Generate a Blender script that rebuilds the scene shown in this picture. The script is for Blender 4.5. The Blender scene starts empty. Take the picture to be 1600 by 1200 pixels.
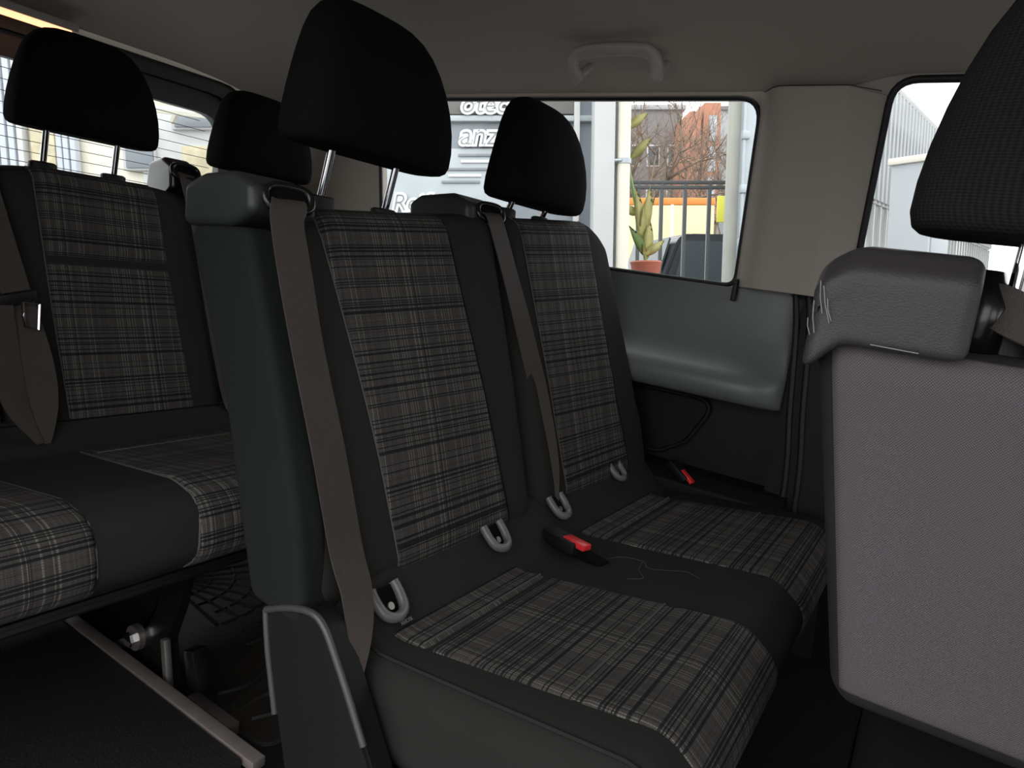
import bpy, bmesh, math, random
from mathutils import Vector, Matrix
random.seed(7)
scene = bpy.context.scene
COL = scene.collection

# ------------------------------------------------------------------ camera
# cabin frame: X = towards the front of the van, Y = towards its left wall, Z = up, floor at z = 0
F_PX = 1080.0
def unit(v): return v.normalized()
_vy = Vector((690.0, -90.0, F_PX))                    # vanishing direction of the cross-cabin lines
_v = -440.0
_vx = Vector(((-_vy.y*_v - F_PX*F_PX)/_vy.x, _v, F_PX))  # vanishing direction of the fore-aft lines
AY = unit(_vy); AX = -unit(_vx); AZ = AX.cross(AY)
R = Matrix((AX, AY, AZ))                               # camera (right, down, forward) -> cabin
RIGHT = R @ Vector((1, 0, 0)); DOWN = R @ Vector((0, 1, 0)); FWD = R @ Vector((0, 0, 1))
CAM = Vector((0, 0, 0.85))
cd = bpy.data.cameras.new('camera'); cam = bpy.data.objects.new('camera', cd); COL.objects.link(cam)
cd.sensor_fit = 'HORIZONTAL'; cd.sensor_width = 36.0; cd.lens = 36.0*F_PX/1600.0
cd.clip_start = 0.02; cd.clip_end = 300
M = Matrix((RIGHT, -DOWN, -FWD)).transposed().to_4x4(); M.translation = CAM
cam.matrix_world = M
scene.camera = cam

# ------------------------------------------------------------------ world, light, exposure
world = bpy.data.worlds.new('overcast_sky'); scene.world = world; world.use_nodes = True
bgn = world.node_tree.nodes['Background']
bgn.inputs[0].default_value = (0.97, 0.985, 1.0, 1); bgn.inputs[1].default_value = 1.0
vs = scene.view_settings
vs.view_transform = 'Standard'; vs.look = 'None'; vs.gamma = 1.0; vs.use_curve_mapping = False
vs.exposure = 1.5

# outside frame: the van stands on a ramp, so the yard's upright differs from the cabin's
PIT = math.radians(7.2)
EE = RIGHT.copy()
NN = R @ Vector((0, -math.sin(PIT), math.cos(PIT)))
UU = R @ Vector((0, -math.cos(PIT), -math.sin(PIT)))
OUTM = Matrix((EE, NN, UU)).transposed().to_4x4(); OUTM.translation = CAM
def yard(px, py, n):
    """a point of the yard, n metres off, in (east, north, up) of the yard"""
    dx, dy = px-800.0, py-600.0
    nn = -math.sin(PIT)*dy + math.cos(PIT)*F_PX
    uu = -math.cos(PIT)*dy - math.sin(PIT)*F_PX
    return Vector((dx*n/nn, n, uu*n/nn))
GROUND = -1.45

# ------------------------------------------------------------------ materials
MATS = {}
def nt(name):
    m = bpy.data.materials.new(name); m.use_nodes = True
    t = m.node_tree; b = t.nodes['Principled BSDF']; MATS[name] = m
    return m, t, b
def N(t, typ, **kw):
    n = t.nodes.new(typ)
    for k, v in kw.items():
        if k == 'ins':
            for i, x in v.items(): n.inputs[i].default_value = x
        else: setattr(n, k, v)
    return n
def MATH(t, op, a, b=None, c=None):
    n = t.nodes.new('ShaderNodeMath'); n.operation = op
    for i, x in enumerate((a, b, c)):
        if x is None: continue
        if isinstance(x, (int, float)): n.inputs[i].default_value = x
        else: t.links.new(x, n.inputs[i])
    return n.outputs[0]
def MIXC(t, f, a, b):
    n = t.nodes.new('ShaderNodeMix'); n.data_type = 'RGBA'
    for s, x in ((n.inputs[0], f), (n.inputs[6], a), (n.inputs[7], b)):
        if isinstance(x, (int, float)): s.default_value = x
        elif isinstance(x, tuple): s.default_value = (*x, 1) if len(x) == 3 else x
        else: t.links.new(x, s)
    return n.outputs[2]
def mat(name, col, rough=0.6, metal=0.0, bump=0.0, bscale=200.0, var=0.0, vscale=6.0, spec=0.5, sheen=0.0, emit=None, es=0.0):
    m, t, b = nt(name)
    b.inputs['Base Color'].default_value = (*col, 1); b.inputs['Roughness'].default_value = rough
    b.inputs['Metallic'].default_value = metal; b.inputs['Specular IOR Level'].default_value = spec
    b.inputs['Sheen Weight'].default_value = sheen; b.inputs['Sheen Roughness'].default_value = 0.6
    tc = N(t, 'ShaderNodeTexCoord')
    if var > 0:
        nz = N(t, 'ShaderNodeTexNoise', ins={'Scale': vscale, 'Detail': 4.0}); t.links.new(tc.outputs['Object'], nz.inputs['Vector'])
        lo = tuple(c*(1-var) for c in col); hi = tuple(min(1, c*(1+var)) for c in col)
        t.links.new(MIXC(t, nz.outputs['Fac'], lo, hi), b.inputs['Base Color'])
    if bump > 0:
        n2 = N(t, 'ShaderNodeTexNoise', ins={'Scale': bscale, 'Detail': 2.0}); t.links.new(tc.outputs['Object'], n2.inputs['Vector'])
        bp = N(t, 'ShaderNodeBump', ins={'Strength': bump, 'Distance': 0.002}); t.links.new(n2.outputs['Fac'], bp.inputs['Height'])
        t.links.new(bp.outputs[0], b.inputs['Normal'])
    if emit:
        b.inputs['Emission Color'].default_value = (*emit, 1); b.inputs['Emission Strength'].default_value = es
    return m

def plaid(name, base, light, dark, su=760.0, sv=560.0):
    """woven check: light dashed warp threads, dark weft lines in bunches; UV in metres"""
    m, t, b = nt(name)
    b.inputs['Roughness'].default_value = 0.85; b.inputs['Specular IOR Level'].default_value = 0.1
    tc = N(t, 'ShaderNodeTexCoord'); sp = N(t, 'ShaderNodeSeparateXYZ'); t.links.new(tc.outputs['UV'], sp.inputs[0])
    u, v = sp.outputs[0], sp.outputs[1]
    def rnd(x, off):
        w = N(t, 'ShaderNodeTexWhiteNoise', noise_dimensions='1D')
        t.links.new(MATH(t, 'ADD', MATH(t, 'FLOOR', x), off), w.inputs['W']); return w.outputs[0]
    def smooth(x, sc, off):
        w = N(t, 'ShaderNodeTexNoise', noise_dimensions='1D', ins={'Scale': sc, 'Detail': 1.0})
        t.links.new(MATH(t, 'ADD', x, off), w.inputs['W']); return w.outputs[0]
    us, vs_ = MATH(t, 'MULTIPLY', u, su), MATH(t, 'MULTIPLY', v, sv)
    ru = rnd(us, 11.3); rv = rnd(vs_, 47.7)
    bunch_v = MATH(t, 'GREATER_THAN', smooth(v, 60.0, 3.1), 0.44)
    bunch_u = MATH(t, 'GREATER_THAN', smooth(u, 40.0, 9.4), 0.5)
    darkv = MATH(t, 'MULTIPLY', MATH(t, 'LESS_THAN', rv, 0.36), bunch_v)
    darku = MATH(t, 'MULTIPLY', MATH(t, 'LESS_THAN', ru, 0.12), bunch_u)
    brightu = MATH(t, 'GREATER_THAN', ru, 0.88)
    dash = MATH(t, 'ADD', MATH(t, 'MULTIPLY', MATH(t, 'SINE', MATH(t, 'MULTIPLY', v, 1900.0)), 0.35), 0.65)
    tone = MATH(t, 'ADD', MATH(t, 'MULTIPLY', ru, 0.5), MATH(t, 'MULTIPLY', smooth(v, 300.0, 1.0), 0.5))
    c = MIXC(t, tone, tuple(x*0.62 for x in base), tuple(x*1.5 for x in base))
    c = MIXC(t, MATH(t, 'MULTIPLY', MATH(t, 'MULTIPLY', brightu, dash), 0.8), c, light)
    c = MIXC(t, MATH(t, 'MULTIPLY', MATH(t, 'MAXIMUM', darkv, MATH(t, 'MULTIPLY', darku, 0.45)), 0.85), c, dark)
    t.links.new(c, b.inputs['Base Color'])
    bp = N(t, 'ShaderNodeBump', ins={'Strength': 0.35, 'Distance': 0.001})
    t.links.new(MATH(t, 'ADD', MATH(t, 'MULTIPLY', ru, 0.6), MATH(t, 'MULTIPLY', MATH(t, 'SINE', MATH(t, 'MULTIPLY', v, 2400.0)), 0.4)), bp.inputs['Height'])
    t.links.new(bp.outputs[0], b.inputs['Normal'])
    return m

def weave(name, base, scale=700.0, contrast=0.55, diag=True, rough=0.8):
    """fine diagonal weave, UV in metres"""
    m, t, b = nt(name)
    b.inputs['Roughness'].default_value = rough; b.inputs['Specular IOR Level'].default_value = 0.12
    tc = N(t, 'ShaderNodeTexCoord'); sp = N(t, 'ShaderNodeSeparateXYZ'); t.links.new(tc.outputs['UV'], sp.inputs[0])
    u, v = sp.outputs[0], sp.outputs[1]
    if diag:
        a = MATH(t, 'SINE', MATH(t, 'MULTIPLY', MATH(t, 'ADD', u, v), scale)); c_ = MATH(t, 'SINE', MATH(t, 'MULTIPLY', MATH(t, 'SUBTRACT', u, v), scale))
    else:
        a = MATH(t, 'SINE', MATH(t, 'MULTIPLY', u, scale*0.4)); c_ = MATH(t, 'SINE', MATH(t, 'MULTIPLY', v, scale))
    h = MATH(t, 'MULTIPLY_ADD', MATH(t, 'ADD', a, c_), 0.25, 0.5)
    t.links.new(MIXC(t, h, tuple(x*(1-contrast) for x in base), tuple(x*(1+contrast) for x in base)), b.inputs['Base Color'])
    bp = N(t, 'ShaderNodeBump', ins={'Strength': 0.4, 'Distance': 0.001}); t.links.new(h, bp.inputs['Height']); t.links.new(bp.outputs[0], b.inputs['Normal'])
    return m

mat('fabric_black', (0.0255, 0.0245, 0.0230), 0.95, bump=0.25, bscale=900, var=0.12, vscale=8, spec=0.06)
mat('fabric_headrest', (0.0065, 0.0064, 0.0062), 0.95, bump=0.25, bscale=900, spec=0.06)
mat('fabric_side', (0.0130, 0.0152, 0.0140), 0.85, bump=0.12, bscale=700, var=0.1, spec=0.12)
plaid('plaid_fabric', (0.056, 0.051, 0.047), (0.20, 0.19, 0.175), (0.009, 0.009, 0.009))
weave('belt_webbing', (0.060, 0.050, 0.045), 3000, 0.3, True, 0.55)
weave('seatback_weave', (0.100, 0.089, 0.095), 2600, 0.5, True, 0.8)
weave('headrest_weave', (0.012, 0.0118, 0.0125), 2400, 0.5, False, 0.9)
mat('plastic_black', (0.0045, 0.0046, 0.0047), 0.55, bump=0.15, bscale=420, spec=0.35)
mat('plastic_grain', (0.036, 0.032, 0.034), 0.5, bump=0.35, bscale=800, var=0.1, vscale=20)
mat('plastic_box', (0.020, 0.022, 0.0215), 0.5, bump=0.15, bscale=500)
mat('plastic_gloss', (0.006, 0.006, 0.006), 0.25)
mat('void_black', (0.003, 0.003, 0.003), 0.9, spec=0.1)
mat('headliner', (0.42, 0.375, 0.325), 0.95, bump=0.12, bscale=500, spec=0.1)
mat('trim_beige', (0.36, 0.32, 0.28), 0.7, bump=0.08, bscale=500, spec=0.3)
mat('handle_beige', (0.42, 0.385, 0.35), 0.55)
mat('trim_grey', (0.115, 0.122, 0.12), 0.42, bump=0.08, bscale=400)
mat('trim_dark', (0.009, 0.0102, 0.0102), 0.6, spec=0.2, bump=0.12, bscale=400)
mat('trim_darker', (0.0055, 0.006, 0.0062), 0.6, spec=0.2, bump=0.12, bscale=400)
mat('rubber', (0.006, 0.006, 0.006), 0.6)
mat('tailgate_trim', (0.05, 0.052, 0.052), 0.55)
mat('vinyl_floor', (0.010, 0.010, 0.010), 0.6, bump=0.8, bscale=260)
mat('mat_rubber', (0.030, 0.026, 0.022), 0.5, bump=0.3, bscale=120, var=0.4, vscale=14)
mat('chrome', (0.75, 0.75, 0.76), 0.12, metal=1.0)
mat('steel_worn', (0.30, 0.27, 0.25), 0.4, metal=0.8, bump=0.1)
mat('rail_alloy', (0.20, 0.17, 0.155), 0.45, metal=0.4, var=0.25, vscale=30)
mat('plastic_ring', (0.12, 0.122, 0.12), 0.35)
mat('rim_grey', (0.055, 0.052, 0.05), 0.35)
mat('red_button', (0.75, 0.03, 0.035), 0.35)
mat('scuff', (0.26, 0.25, 0.255), 0.7)
mat('stitch', (0.075, 0.072, 0.068), 0.9)
mat('seam_dark', (0.006, 0.006, 0.006), 0.95, spec=0.1)
mat('lamp_glow', (0.9, 0.6, 0.45), 0.4, emit=(1.0, 0.40, 0.20), es=0.8)
# yard
mat('asphalt', (0.20, 0.20, 0.20), 0.9, var=0.2, bump=0.2, bscale=60)
mat('wall_white', (0.56, 0.56, 0.56), 0.8, var=0.06)
mat('wall_cream', (0.78, 0.74, 0.62), 0.7, var=0.05)
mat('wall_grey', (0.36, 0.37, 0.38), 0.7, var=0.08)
mat('shop_blue', (0.22, 0.245, 0.27), 0.35, var=0.12, vscale=3)
mat('shop_pale', (0.42, 0.46, 0.48), 0.4, var=0.15, vscale=5)
mat('shop_dark', (0.17, 0.165, 0.155), 0.5, var=0.1)
mat('letter_white', (0.9, 0.9, 0.9), 0.5)
mat('letter_grey', (0.24, 0.26, 0.28), 0.5)
mat('brick_red', (0.42, 0.19, 0.12), 0.85, var=0.2, vscale=4)
mat('house_grey', (0.20, 0.19, 0.19), 0.85, var=0.15)
mat('pane_dark', (0.06, 0.075, 0.085), 0.15)
mat('bark', (0.21, 0.155, 0.115), 0.9)
mat('fence_dark', (0.07, 0.075, 0.075), 0.5)
mat('fence_light', (0.36, 0.37, 0.36), 0.6)
mat('galvanised', (0.42, 0.46, 0.49), 0.45, metal=0.3, var=0.1)
mat('jamb_olive', (0.42, 0.42, 0.37), 0.6)
mat('leaf_gold', (0.46, 0.42, 0.16), 0.5, var=0.35, vscale=14)
mat('leaf_green', (0.16, 0.24, 0.07), 0.5, var=0.3, vscale=14)
mat('terracotta', (0.36, 0.10, 0.06), 0.7)
mat('truck_yellow', (0.80, 0.70, 0.40), 0.5)
mat('truck_orange', (0.75, 0.26, 0.05), 0.5)
mat('sign_yellow', (0.80, 0.76, 0.10), 0.5)
mat('car_dark', (0.035, 0.038, 0.042), 0.2)
mat('car_white', (0.72, 0.76, 0.80), 0.25)
mat('cabinet_grey', (0.38, 0.40, 0.42), 0.5, var=0.04)
mat('cabinet_cap', (0.70, 0.66, 0.58), 0.6)
mat('panel_blue', (0.50, 0.53, 0.58), 0.5, var=0.06)
mat('straw', (0.62, 0.55, 0.38), 0.9, var=0.4, vscale=9)
def glass(name, tint=(1, 1, 1)):
    m = bpy.data.materials.new(name); m.use_nodes = True; t = m.node_tree; MATS[name] = m
    t.nodes.clear()
    o = N(t, 'ShaderNodeOutputMaterial'); tr = N(t, 'ShaderNodeBsdfTransparent'); gl = N(t, 'ShaderNodeBsdfGlossy', ins={'Roughness': 0.02})
    tr.inputs[0].default_value = (*tint, 1)
    fr = N(t, 'ShaderNodeFresnel', ins={'IOR': 1.35}); mx = N(t, 'ShaderNodeMixShader')
    t.links.new(fr.outputs[0], mx.inputs[0]); t.links.new(tr.outputs[0], mx.inputs[1]); t.links.new(gl.outputs[0], mx.inputs[2]); t.links.new(mx.outputs[0], o.inputs[0])
glass('window_glass', (0.95, 0.97, 0.96))

# ------------------------------------------------------------------ mesh helpers
def link(name, me, material, parent=None, smooth=True):
    if isinstance(material, str): material = MATS[material]
    me.materials.append(material)
    if smooth:
        me.polygons.foreach_set('use_smooth', [True]*len(me.polygons))
    o = bpy.data.objects.new(name, me); COL.objects.link(o)
    if parent is not None: o.parent = parent
    return o
def build(name, verts, faces, material, parent=None, smooth=True, uv=None, sharp=None):
    org = ORG.get(parent.name, Vector((0, 0, 0))) if parent is not None else Vector((0, 0, 0))
    me = bpy.data.meshes.new(name)
    me.from_pydata([tuple(Vector(v)-org) for v in verts], [], faces)
    if uv is not None:
        l = me.uv_layers.new(name='UVMap')
        for lp in me.loops: l.data[lp.index].uv = uv[lp.vertex_index]
    me.validate()
    bm = bmesh.new(); bm.from_mesh(me); bmesh.ops.recalc_face_normals(bm, faces=bm.faces); bm.to_mesh(me); bm.free()
    o = link(name, me, material, parent, smooth); ORG[o.name] = org
    if sharp is not None and smooth:
        me.set_sharp_from_angle(angle=math.radians(sharp))
    return o
ORG = {}
def tag(o, label=None, cat=None, group=None, kind=None):
    if label: o['label'] = label
    if cat: o['category'] = cat
    if group: o['group'] = group
    if kind: o['kind'] = kind
    return o
def thing(name, label, cat, base, group=None):
    """an Empty at the thing's base; parts are given in cabin coordinates"""
    o = bpy.data.objects.new(name, None); COL.objects.link(o); o.location = base; o.empty_display_size = 0.05
    ORG[o.name] = Vector(base)
    return tag(o, label, cat, group)
def sub(o, parent):
    ORG[o.name] = ORG.get(parent.name, Vector((0, 0, 0))); return o

def bm_box(c, s, bev=0.0, seg=2, rot=None):
    bm = bmesh.new(); bmesh.ops.create_cube(bm, size=1.0)
    for v in bm.verts: v.co = Vector((v.co.x*s[0], v.co.y*s[1], v.co.z*s[2]))
    if bev > 0: bmesh.ops.bevel(bm, geom=bm.edges[:], offset=bev, segments=seg, affect='EDGES', profile=0.5)
    if rot is not None: bmesh.ops.transform(bm, matrix=rot.to_4x4(), verts=bm.verts)
    for v in bm.verts: v.co += Vector(c)
    return bm
def vf(bm):
    bm.verts.index_update(); r = [v.co.copy() for v in bm.verts], [[v.index for v in f.verts] for f in bm.faces]
    bm.free(); return r
def box(name, c, s, material, parent=None, bev=0.003, rot=None, seg=2):
    v, f = vf(bm_box(c, s, min(bev, 0.45*min(s)), seg, rot)); return build(name, v, f, material, parent, sharp=40)
def catmull(pts, n):
    pts = [Vector(p) for p in pts]; out = []
    for i in range(len(pts)-1):
        p0, p1, p2, p3 = pts[max(0, i-1)], pts[i], pts[i+1], pts[min(len(pts)-1, i+2)]
        for k in range(n):
            t = k/n
            out.append(0.5*((2*p1)+(p2-p0)*t+(2*p0-5*p1+4*p2-p3)*t*t+(3*p1-p0-3*p2+p3)*t**3))
    out.append(pts[-1]); return out
def tube_vf(path, r, n=8, closed=False):
    path = [Vector(p) for p in path]; m = len(path); V = []; Fc = []
    up = Vector((0, 0, 1)); prev = None
    for i, p in enumerate(path):
        a = path[i-1] if (i > 0 or closed) else path[i]; b = path[(i+1) % m] if (i < m-1 or closed) else path[i]
        t = (b-a).normalized()
        if prev is None:
            s = t.cross(up); s = s if s.length > 1e-4 else t.cross(Vector((1, 0, 0)))
        else: s = prev - t*prev.dot(t)
        s.normalize(); prev = s; w = t.cross(s); rr = r[i] if isinstance(r, (list, tuple)) else r
        for k in range(n):
            an = 2*math.pi*k/n; V.append(p+s*(rr*math.cos(an))+w*(rr*math.sin(an)))
    for i in range(m if closed else m-1):
        j = (i+1) % m
        for k in range(n): Fc.append((i*n+k, i*n+(k+1) % n, j*n+(k+1) % n, j*n+k))
    if not closed: Fc.append(tuple(range(n))[::-1]); Fc.append(tuple((m-1)*n+k for k in range(n)))
    return V, Fc
def tube(name, path, r, material, parent=None, n=8, closed=False):
    v, f = tube_vf(path, r, n, closed); return build(name, v, f, material, parent, sharp=50)
def prism(name, poly, d0, d1, material, parent=None, axis='y', bev=0.0):
    """polygon in the two other axes, extruded along axis from d0 to d1"""
    bm = bmesh.new()
    def P(a, b, d): return {'y': (a, d, b), 'x': (d, a, b), 'z': (a, b, d)}[axis]
    lo = [bm.verts.new(P(a, b, d0)) for a, b in poly]; hi = [bm.verts.new(P(a, b, d1)) for a, b in poly]
    n = len(poly); bm.faces.new(lo[::-1]); bm.faces.new(hi)
    for i in range(n): bm.faces.new((lo[i], lo[(i+1) % n], hi[(i+1) % n], hi[i]))
    bmesh.ops.recalc_face_normals(bm, faces=bm.faces)
    if bev: bmesh.ops.bevel(bm, geom=bm.edges[:], offset=bev, segments=2, affect='EDGES')
    v, f = vf(bm); return build(name, v, f, material, parent, sharp=35)
def rounded(pts, rad, seg=5):
    out = []; n = len(pts)
    for i, p in enumerate(pts):
        r = rad[i] if isinstance(rad, (list, tuple)) else rad
        p = Vector(p); a = (Vector(pts[i-1])-p); b = (Vector(pts[(i+1) % n])-p)
        if r <= 1e-5: out.append(p); continue
        la, lb = a.length, b.length; a.normalize(); b.normalize()
        ang = a.angle(b); d = min(r/math.tan(ang/2), 0.48*la, 0.48*lb)
        p0, p1 = p+a*d, p+b*d
        for k in range(seg+1):
            t = k/seg; out.append(p0*(1-t)**2+p*2*t*(1-t)+p1*t*t)
    return out
def rrect(x0, x1, z0, z1, r, seg=6):
    return [tuple(p) for p in rounded([(x0, z0), (x1, z0), (x1, z1), (x0, z1)], r, seg)]

class Profile:
    """closed outline in (x, z), resampled by arc length, with outward normals"""
    def __init__(s, pts, rad, m=96):
        raw = rounded(pts, rad, 6); n = len(raw)
        L = [0.0]
        for i in range(n): L.append(L[-1]+(raw[(i+1) % n]-raw[i]).length)
        s.L = L[-1]; s.m = m; s.p = []
        for k in range(m):
            d = s.L*k/m; i = 0
            while L[i+1] < d: i += 1
            t = (d-L[i])/max(1e-9, L[i+1]-L[i]); s.p.append(raw[i].lerp(raw[(i+1) % n], t))
        s.nrm = []
        for k in range(m):
            t = s.p[(k+1) % m]-s.p[k-1]; s.nrm.append(Vector((t.y, -t.x)).normalized())
    def at(s, q):
        q = (q % 1.0)*s.m; i = int(q); t = q-i; j = (i+1) % s.m; i %= s.m
        return s.p[i].lerp(s.p[j], t), s.nrm[i].lerp(s.nrm[j], t).normalized()
    def find(s, x, z):
        return min(range(s.m), key=lambda k: (s.p[k]-Vector((x, z))).length)/s.m
class Pad:
    """upholstery: a profile swept along y from y0 to y1 with rounded ends; bump(q, y) swells it"""
    def __init__(s, prof, y0, y1, r=0.04, bump=None, warp=None):
        s.P, s.y0, s.y1, s.r, s.bump, s.warp = prof, y0, y1, r, bump, warp
    def inset(s, y):
        d = max(0.0, s.r-(y-s.y0), s.r-(s.y1-y)); d = min(d, s.r)
        return s.r-math.sqrt(max(0.0, s.r*s.r-d*d))
    def pt(s, q, y, off=0.0):
        p, n = s.P.at(q); d = off-s.inset(y)+(s.bump(q, y) if s.bump else 0.0); p = p+n*d
        v = Vector((p.x, y, p.y))
        return s.warp(v) if s.warp else v
    def body(s, name, material, parent, nu=26):
        ys = []
        for k in range(7): ys.append(s.y0+s.r*(1-math.cos(math.pi/2*k/6)))
        for k in range(1, nu): ys.append(s.y0+s.r+(s.y1-s.y0-2*s.r)*k/nu)
        for k in range(7): ys.append(s.y1-s.r*(1-math.sin(math.pi/2*k/6)))
        ys = sorted(ys); m = s.P.m
        V = []; UV = []; Fc = []
        for y in ys:
            for k in range(m): V.append(s.pt(k/m, y)); UV.append((y, s.P.L*k/m))
        for i in range(len(ys)-1):
            for k in range(m): Fc.append((i*m+k, i*m+(k+1) % m, (i+1)*m+(k+1) % m, (i+1)*m+k))
        Fc.append(tuple(range(m))[::-1]); Fc.append(tuple((len(ys)-1)*m+k for k in range(m)))
        return build(name, V, Fc, material, parent, uv=UV, sharp=60)
    def patch(s, name, q0, q1, ya, yb, material, parent, off=0.003, nu=18, nq=46, creases=()):
        """insert panel lying on the surface; ya, yb = y limits (at q0, at q1)"""
        V = []; UV = []; Fc = []
        ts = [0, 0.0, 0.012]+[0.012+(1-0.024)*k/nq for k in range(1, nq)]+[0.988, 1.0, 1.0]
        us = [0, 0.0, 0.02]+[0.02+0.96*k/nu for k in range(1, nu)]+[0.98, 1.0, 1.0]
        for i, t in enumerate(ts):
            q = q0+(q1-q0)*t; a = ya[0]+(ya[1]-ya[0])*t; b = yb[0]+(yb[1]-yb[0])*t
            for j, u in enumerate(us):
                edge = i in (0, len(ts)-1) or j in (0, len(us)-1)
                rim = i in (1, len(ts)-2) or j in (1, len(us)-2)
                o = -0.006 if edge else (off*0.4 if rim else off)
                if not edge:
                    for cq, cw, cdp in creases: o -= cdp*math.exp(-((q-cq)*s.P.L/cw)**2)
                y = a+(b-a)*u
                V.append(s.pt(q, y, o)); UV.append((y, q*s.P.L))
        w = len(us)
        for i in range(len(ts)-1):
            for j in range(w-1): Fc.append((i*w+j, i*w+j+1, (i+1)*w+j+1, (i+1)*w+j))
        return build(name, V, Fc, material, parent, uv=UV)
    def seam(s, name, pts, r, material, parent, off=0.002, n=8):
        """piping / stitching through (q, y) points"""
        P = catmull([(q, y, 0) for q, y in pts], n)
        return tube(name, [s.pt(p.x, p.y, off) for p in P], r, material, parent, n=5)

def loft(name, rings, material, parent, n=40, ex=3.0, uvw=True, sharp=None):
    """rings: (centre, half depth x, half width y, exponent)"""
    V = []; UV = []; Fc = []
    for (c, hx, hy, e) in rings:
        for k in range(n):
            a = 2*math.pi*k/n; ca, sa = math.cos(a), math.sin(a)
            V.append((c[0]+hx*math.copysign(abs(ca)**(2/e), ca), c[1]+hy*math.copysign(abs(sa)**(2/e), sa), c[2]))
            UV.append((hy*math.copysign(abs(sa)**(2/e), sa)+hx*ca, c[2]))
    m = len(rings)
    for i in range(m-1):
        for k in range(n): Fc.append((i*n+k, i*n+(k+1) % n, (i+1)*n+(k+1) % n, (i+1)*n+k))
    Fc.append(tuple(range(n))[::-1]); Fc.append(tuple((m-1)*n+k for k in range(n)))
    return build(name, V, Fc, material, parent, uv=UV, sharp=sharp)

def ribbon(name, pts, width, material, parent, wdir=(0, 1, 0), thick=0.0022, n=8, widths=None):
    """a strap: centre line, width direction(s); real thickness"""
    P = catmull(pts, n); m = len(P); K = 5
    wd = [Vector(w) for w in wdir] if isinstance(wdir, list) else [Vector(wdir)]*len(pts)
    wd = catmull(wd, n) if len(wd) > 1 else wd
    ws = catmull([(w, 0, 0) for w in (widths or [width]*len(pts))], n)
    V = []; UV = []; Fc = []; L = 0
    for i, p in enumerate(P):
        t = (P[min(i+1, m-1)]-P[max(i-1, 0)]).normalized(); w = wd[i]-t*wd[i].dot(t); w.normalize(); nn = t.cross(w)
        if i: L += (P[i]-P[i-1]).length
        for side in (0, 1):
            for k in range(K):
                a = (k/(K-1)-0.5)*ws[i].x; V.append(p+w*a+nn*(thick*(0.5-side))); UV.append((a, L))
    S = 2*K
    for i in range(m-1):
        a, b = i*S, (i+1)*S
        for k in range(K-1):
            Fc.append((a+k, a+k+1, b+k+1, b+k)); Fc.append((a+K+k+1, a+K+k, b+K+k, b+K+k+1))
        Fc.append((a, b, b+K, a+K)); Fc.append((a+K-1, a+2*K-1, b+2*K-1, b+K-1))
    Fc.append(tuple(list(range(K))+list(range(2*K-1, K-1, -1)))); e = (m-1)*S
    Fc.append(tuple([e+k for k in range(K)][::-1]+[e+k for k in range(K, 2*K)]))
    return build(name, V, Fc, material, parent, uv=UV, sharp=50)

def ringframe(name, outer, inner, fn, material, parent=None, th=0.02, tdir=Vector((0, 1, 0)), smooth=True):
    """frame between two outlines with the same count; fn maps (a, b) to a point; thickness th along tdir"""
    n = len(outer); V = [fn(a, b) for a, b in outer]+[fn(a, b) for a, b in inner]
    V += [v+tdir*th for v in V]; Fc = []
    for i in range(n):
        j = (i+1) % n
        Fc += [(i, j, n+j, n+i), (2*n+j, 2*n+i, 3*n+i, 3*n+j), (n+i, n+j, 3*n+j, 3*n+i), (j, i, 2*n+i, 2*n+j)]
    return build(name, V, Fc, material, parent, sharp=30)
def match_outer(inner, x0, x1, z0, z1):
    """push every point of a rounded outline out to a plain rectangle"""
    cx0, cx1 = min(p[0] for p in inner), max(p[0] for p in inner); cz0, cz1 = min(p[1] for p in inner), max(p[1] for p in inner)
    cx, cz = (cx0+cx1)/2, (cz0+cz1)/2; out = []
    for a, b in inner:
        u, w = (a-cx)/((cx1-cx0)/2), (b-cz)/((cz1-cz0)/2); k = 1/max(abs(u), abs(w)); u *= k; w *= k
        out.append((x0+(x1-x0)*(u+1)/2, z0+(z1-z0)*(w+1)/2))
    return out
def densify(poly, step):
    out = []; n = len(poly)
    for i in range(n):
        a, b = Vector(poly[i]), Vector(poly[(i+1) % n]); k = max(1, int((b-a).length/step))
        for j in range(k): out.append(tuple(a.lerp(b, j/k)))
    return out
def text_mesh(body, size, shear=0.0, extrude=0.004, offset=0.0):
    cu = bpy.data.curves.new('lettering', 'FONT'); cu.body = body; cu.size = size; cu.shear = shear; cu.extrude = extrude; cu.offset = offset
    cu.resolution_u = 4
    o = bpy.data.objects.new('lettering', cu); COL.objects.link(o)
    dg = bpy.context.evaluated_depsgraph_get(); me = bpy.data.meshes.new_from_object(o.evaluated_get(dg))
    bpy.data.objects.remove(o); bpy.data.curves.remove(cu); return me

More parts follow.
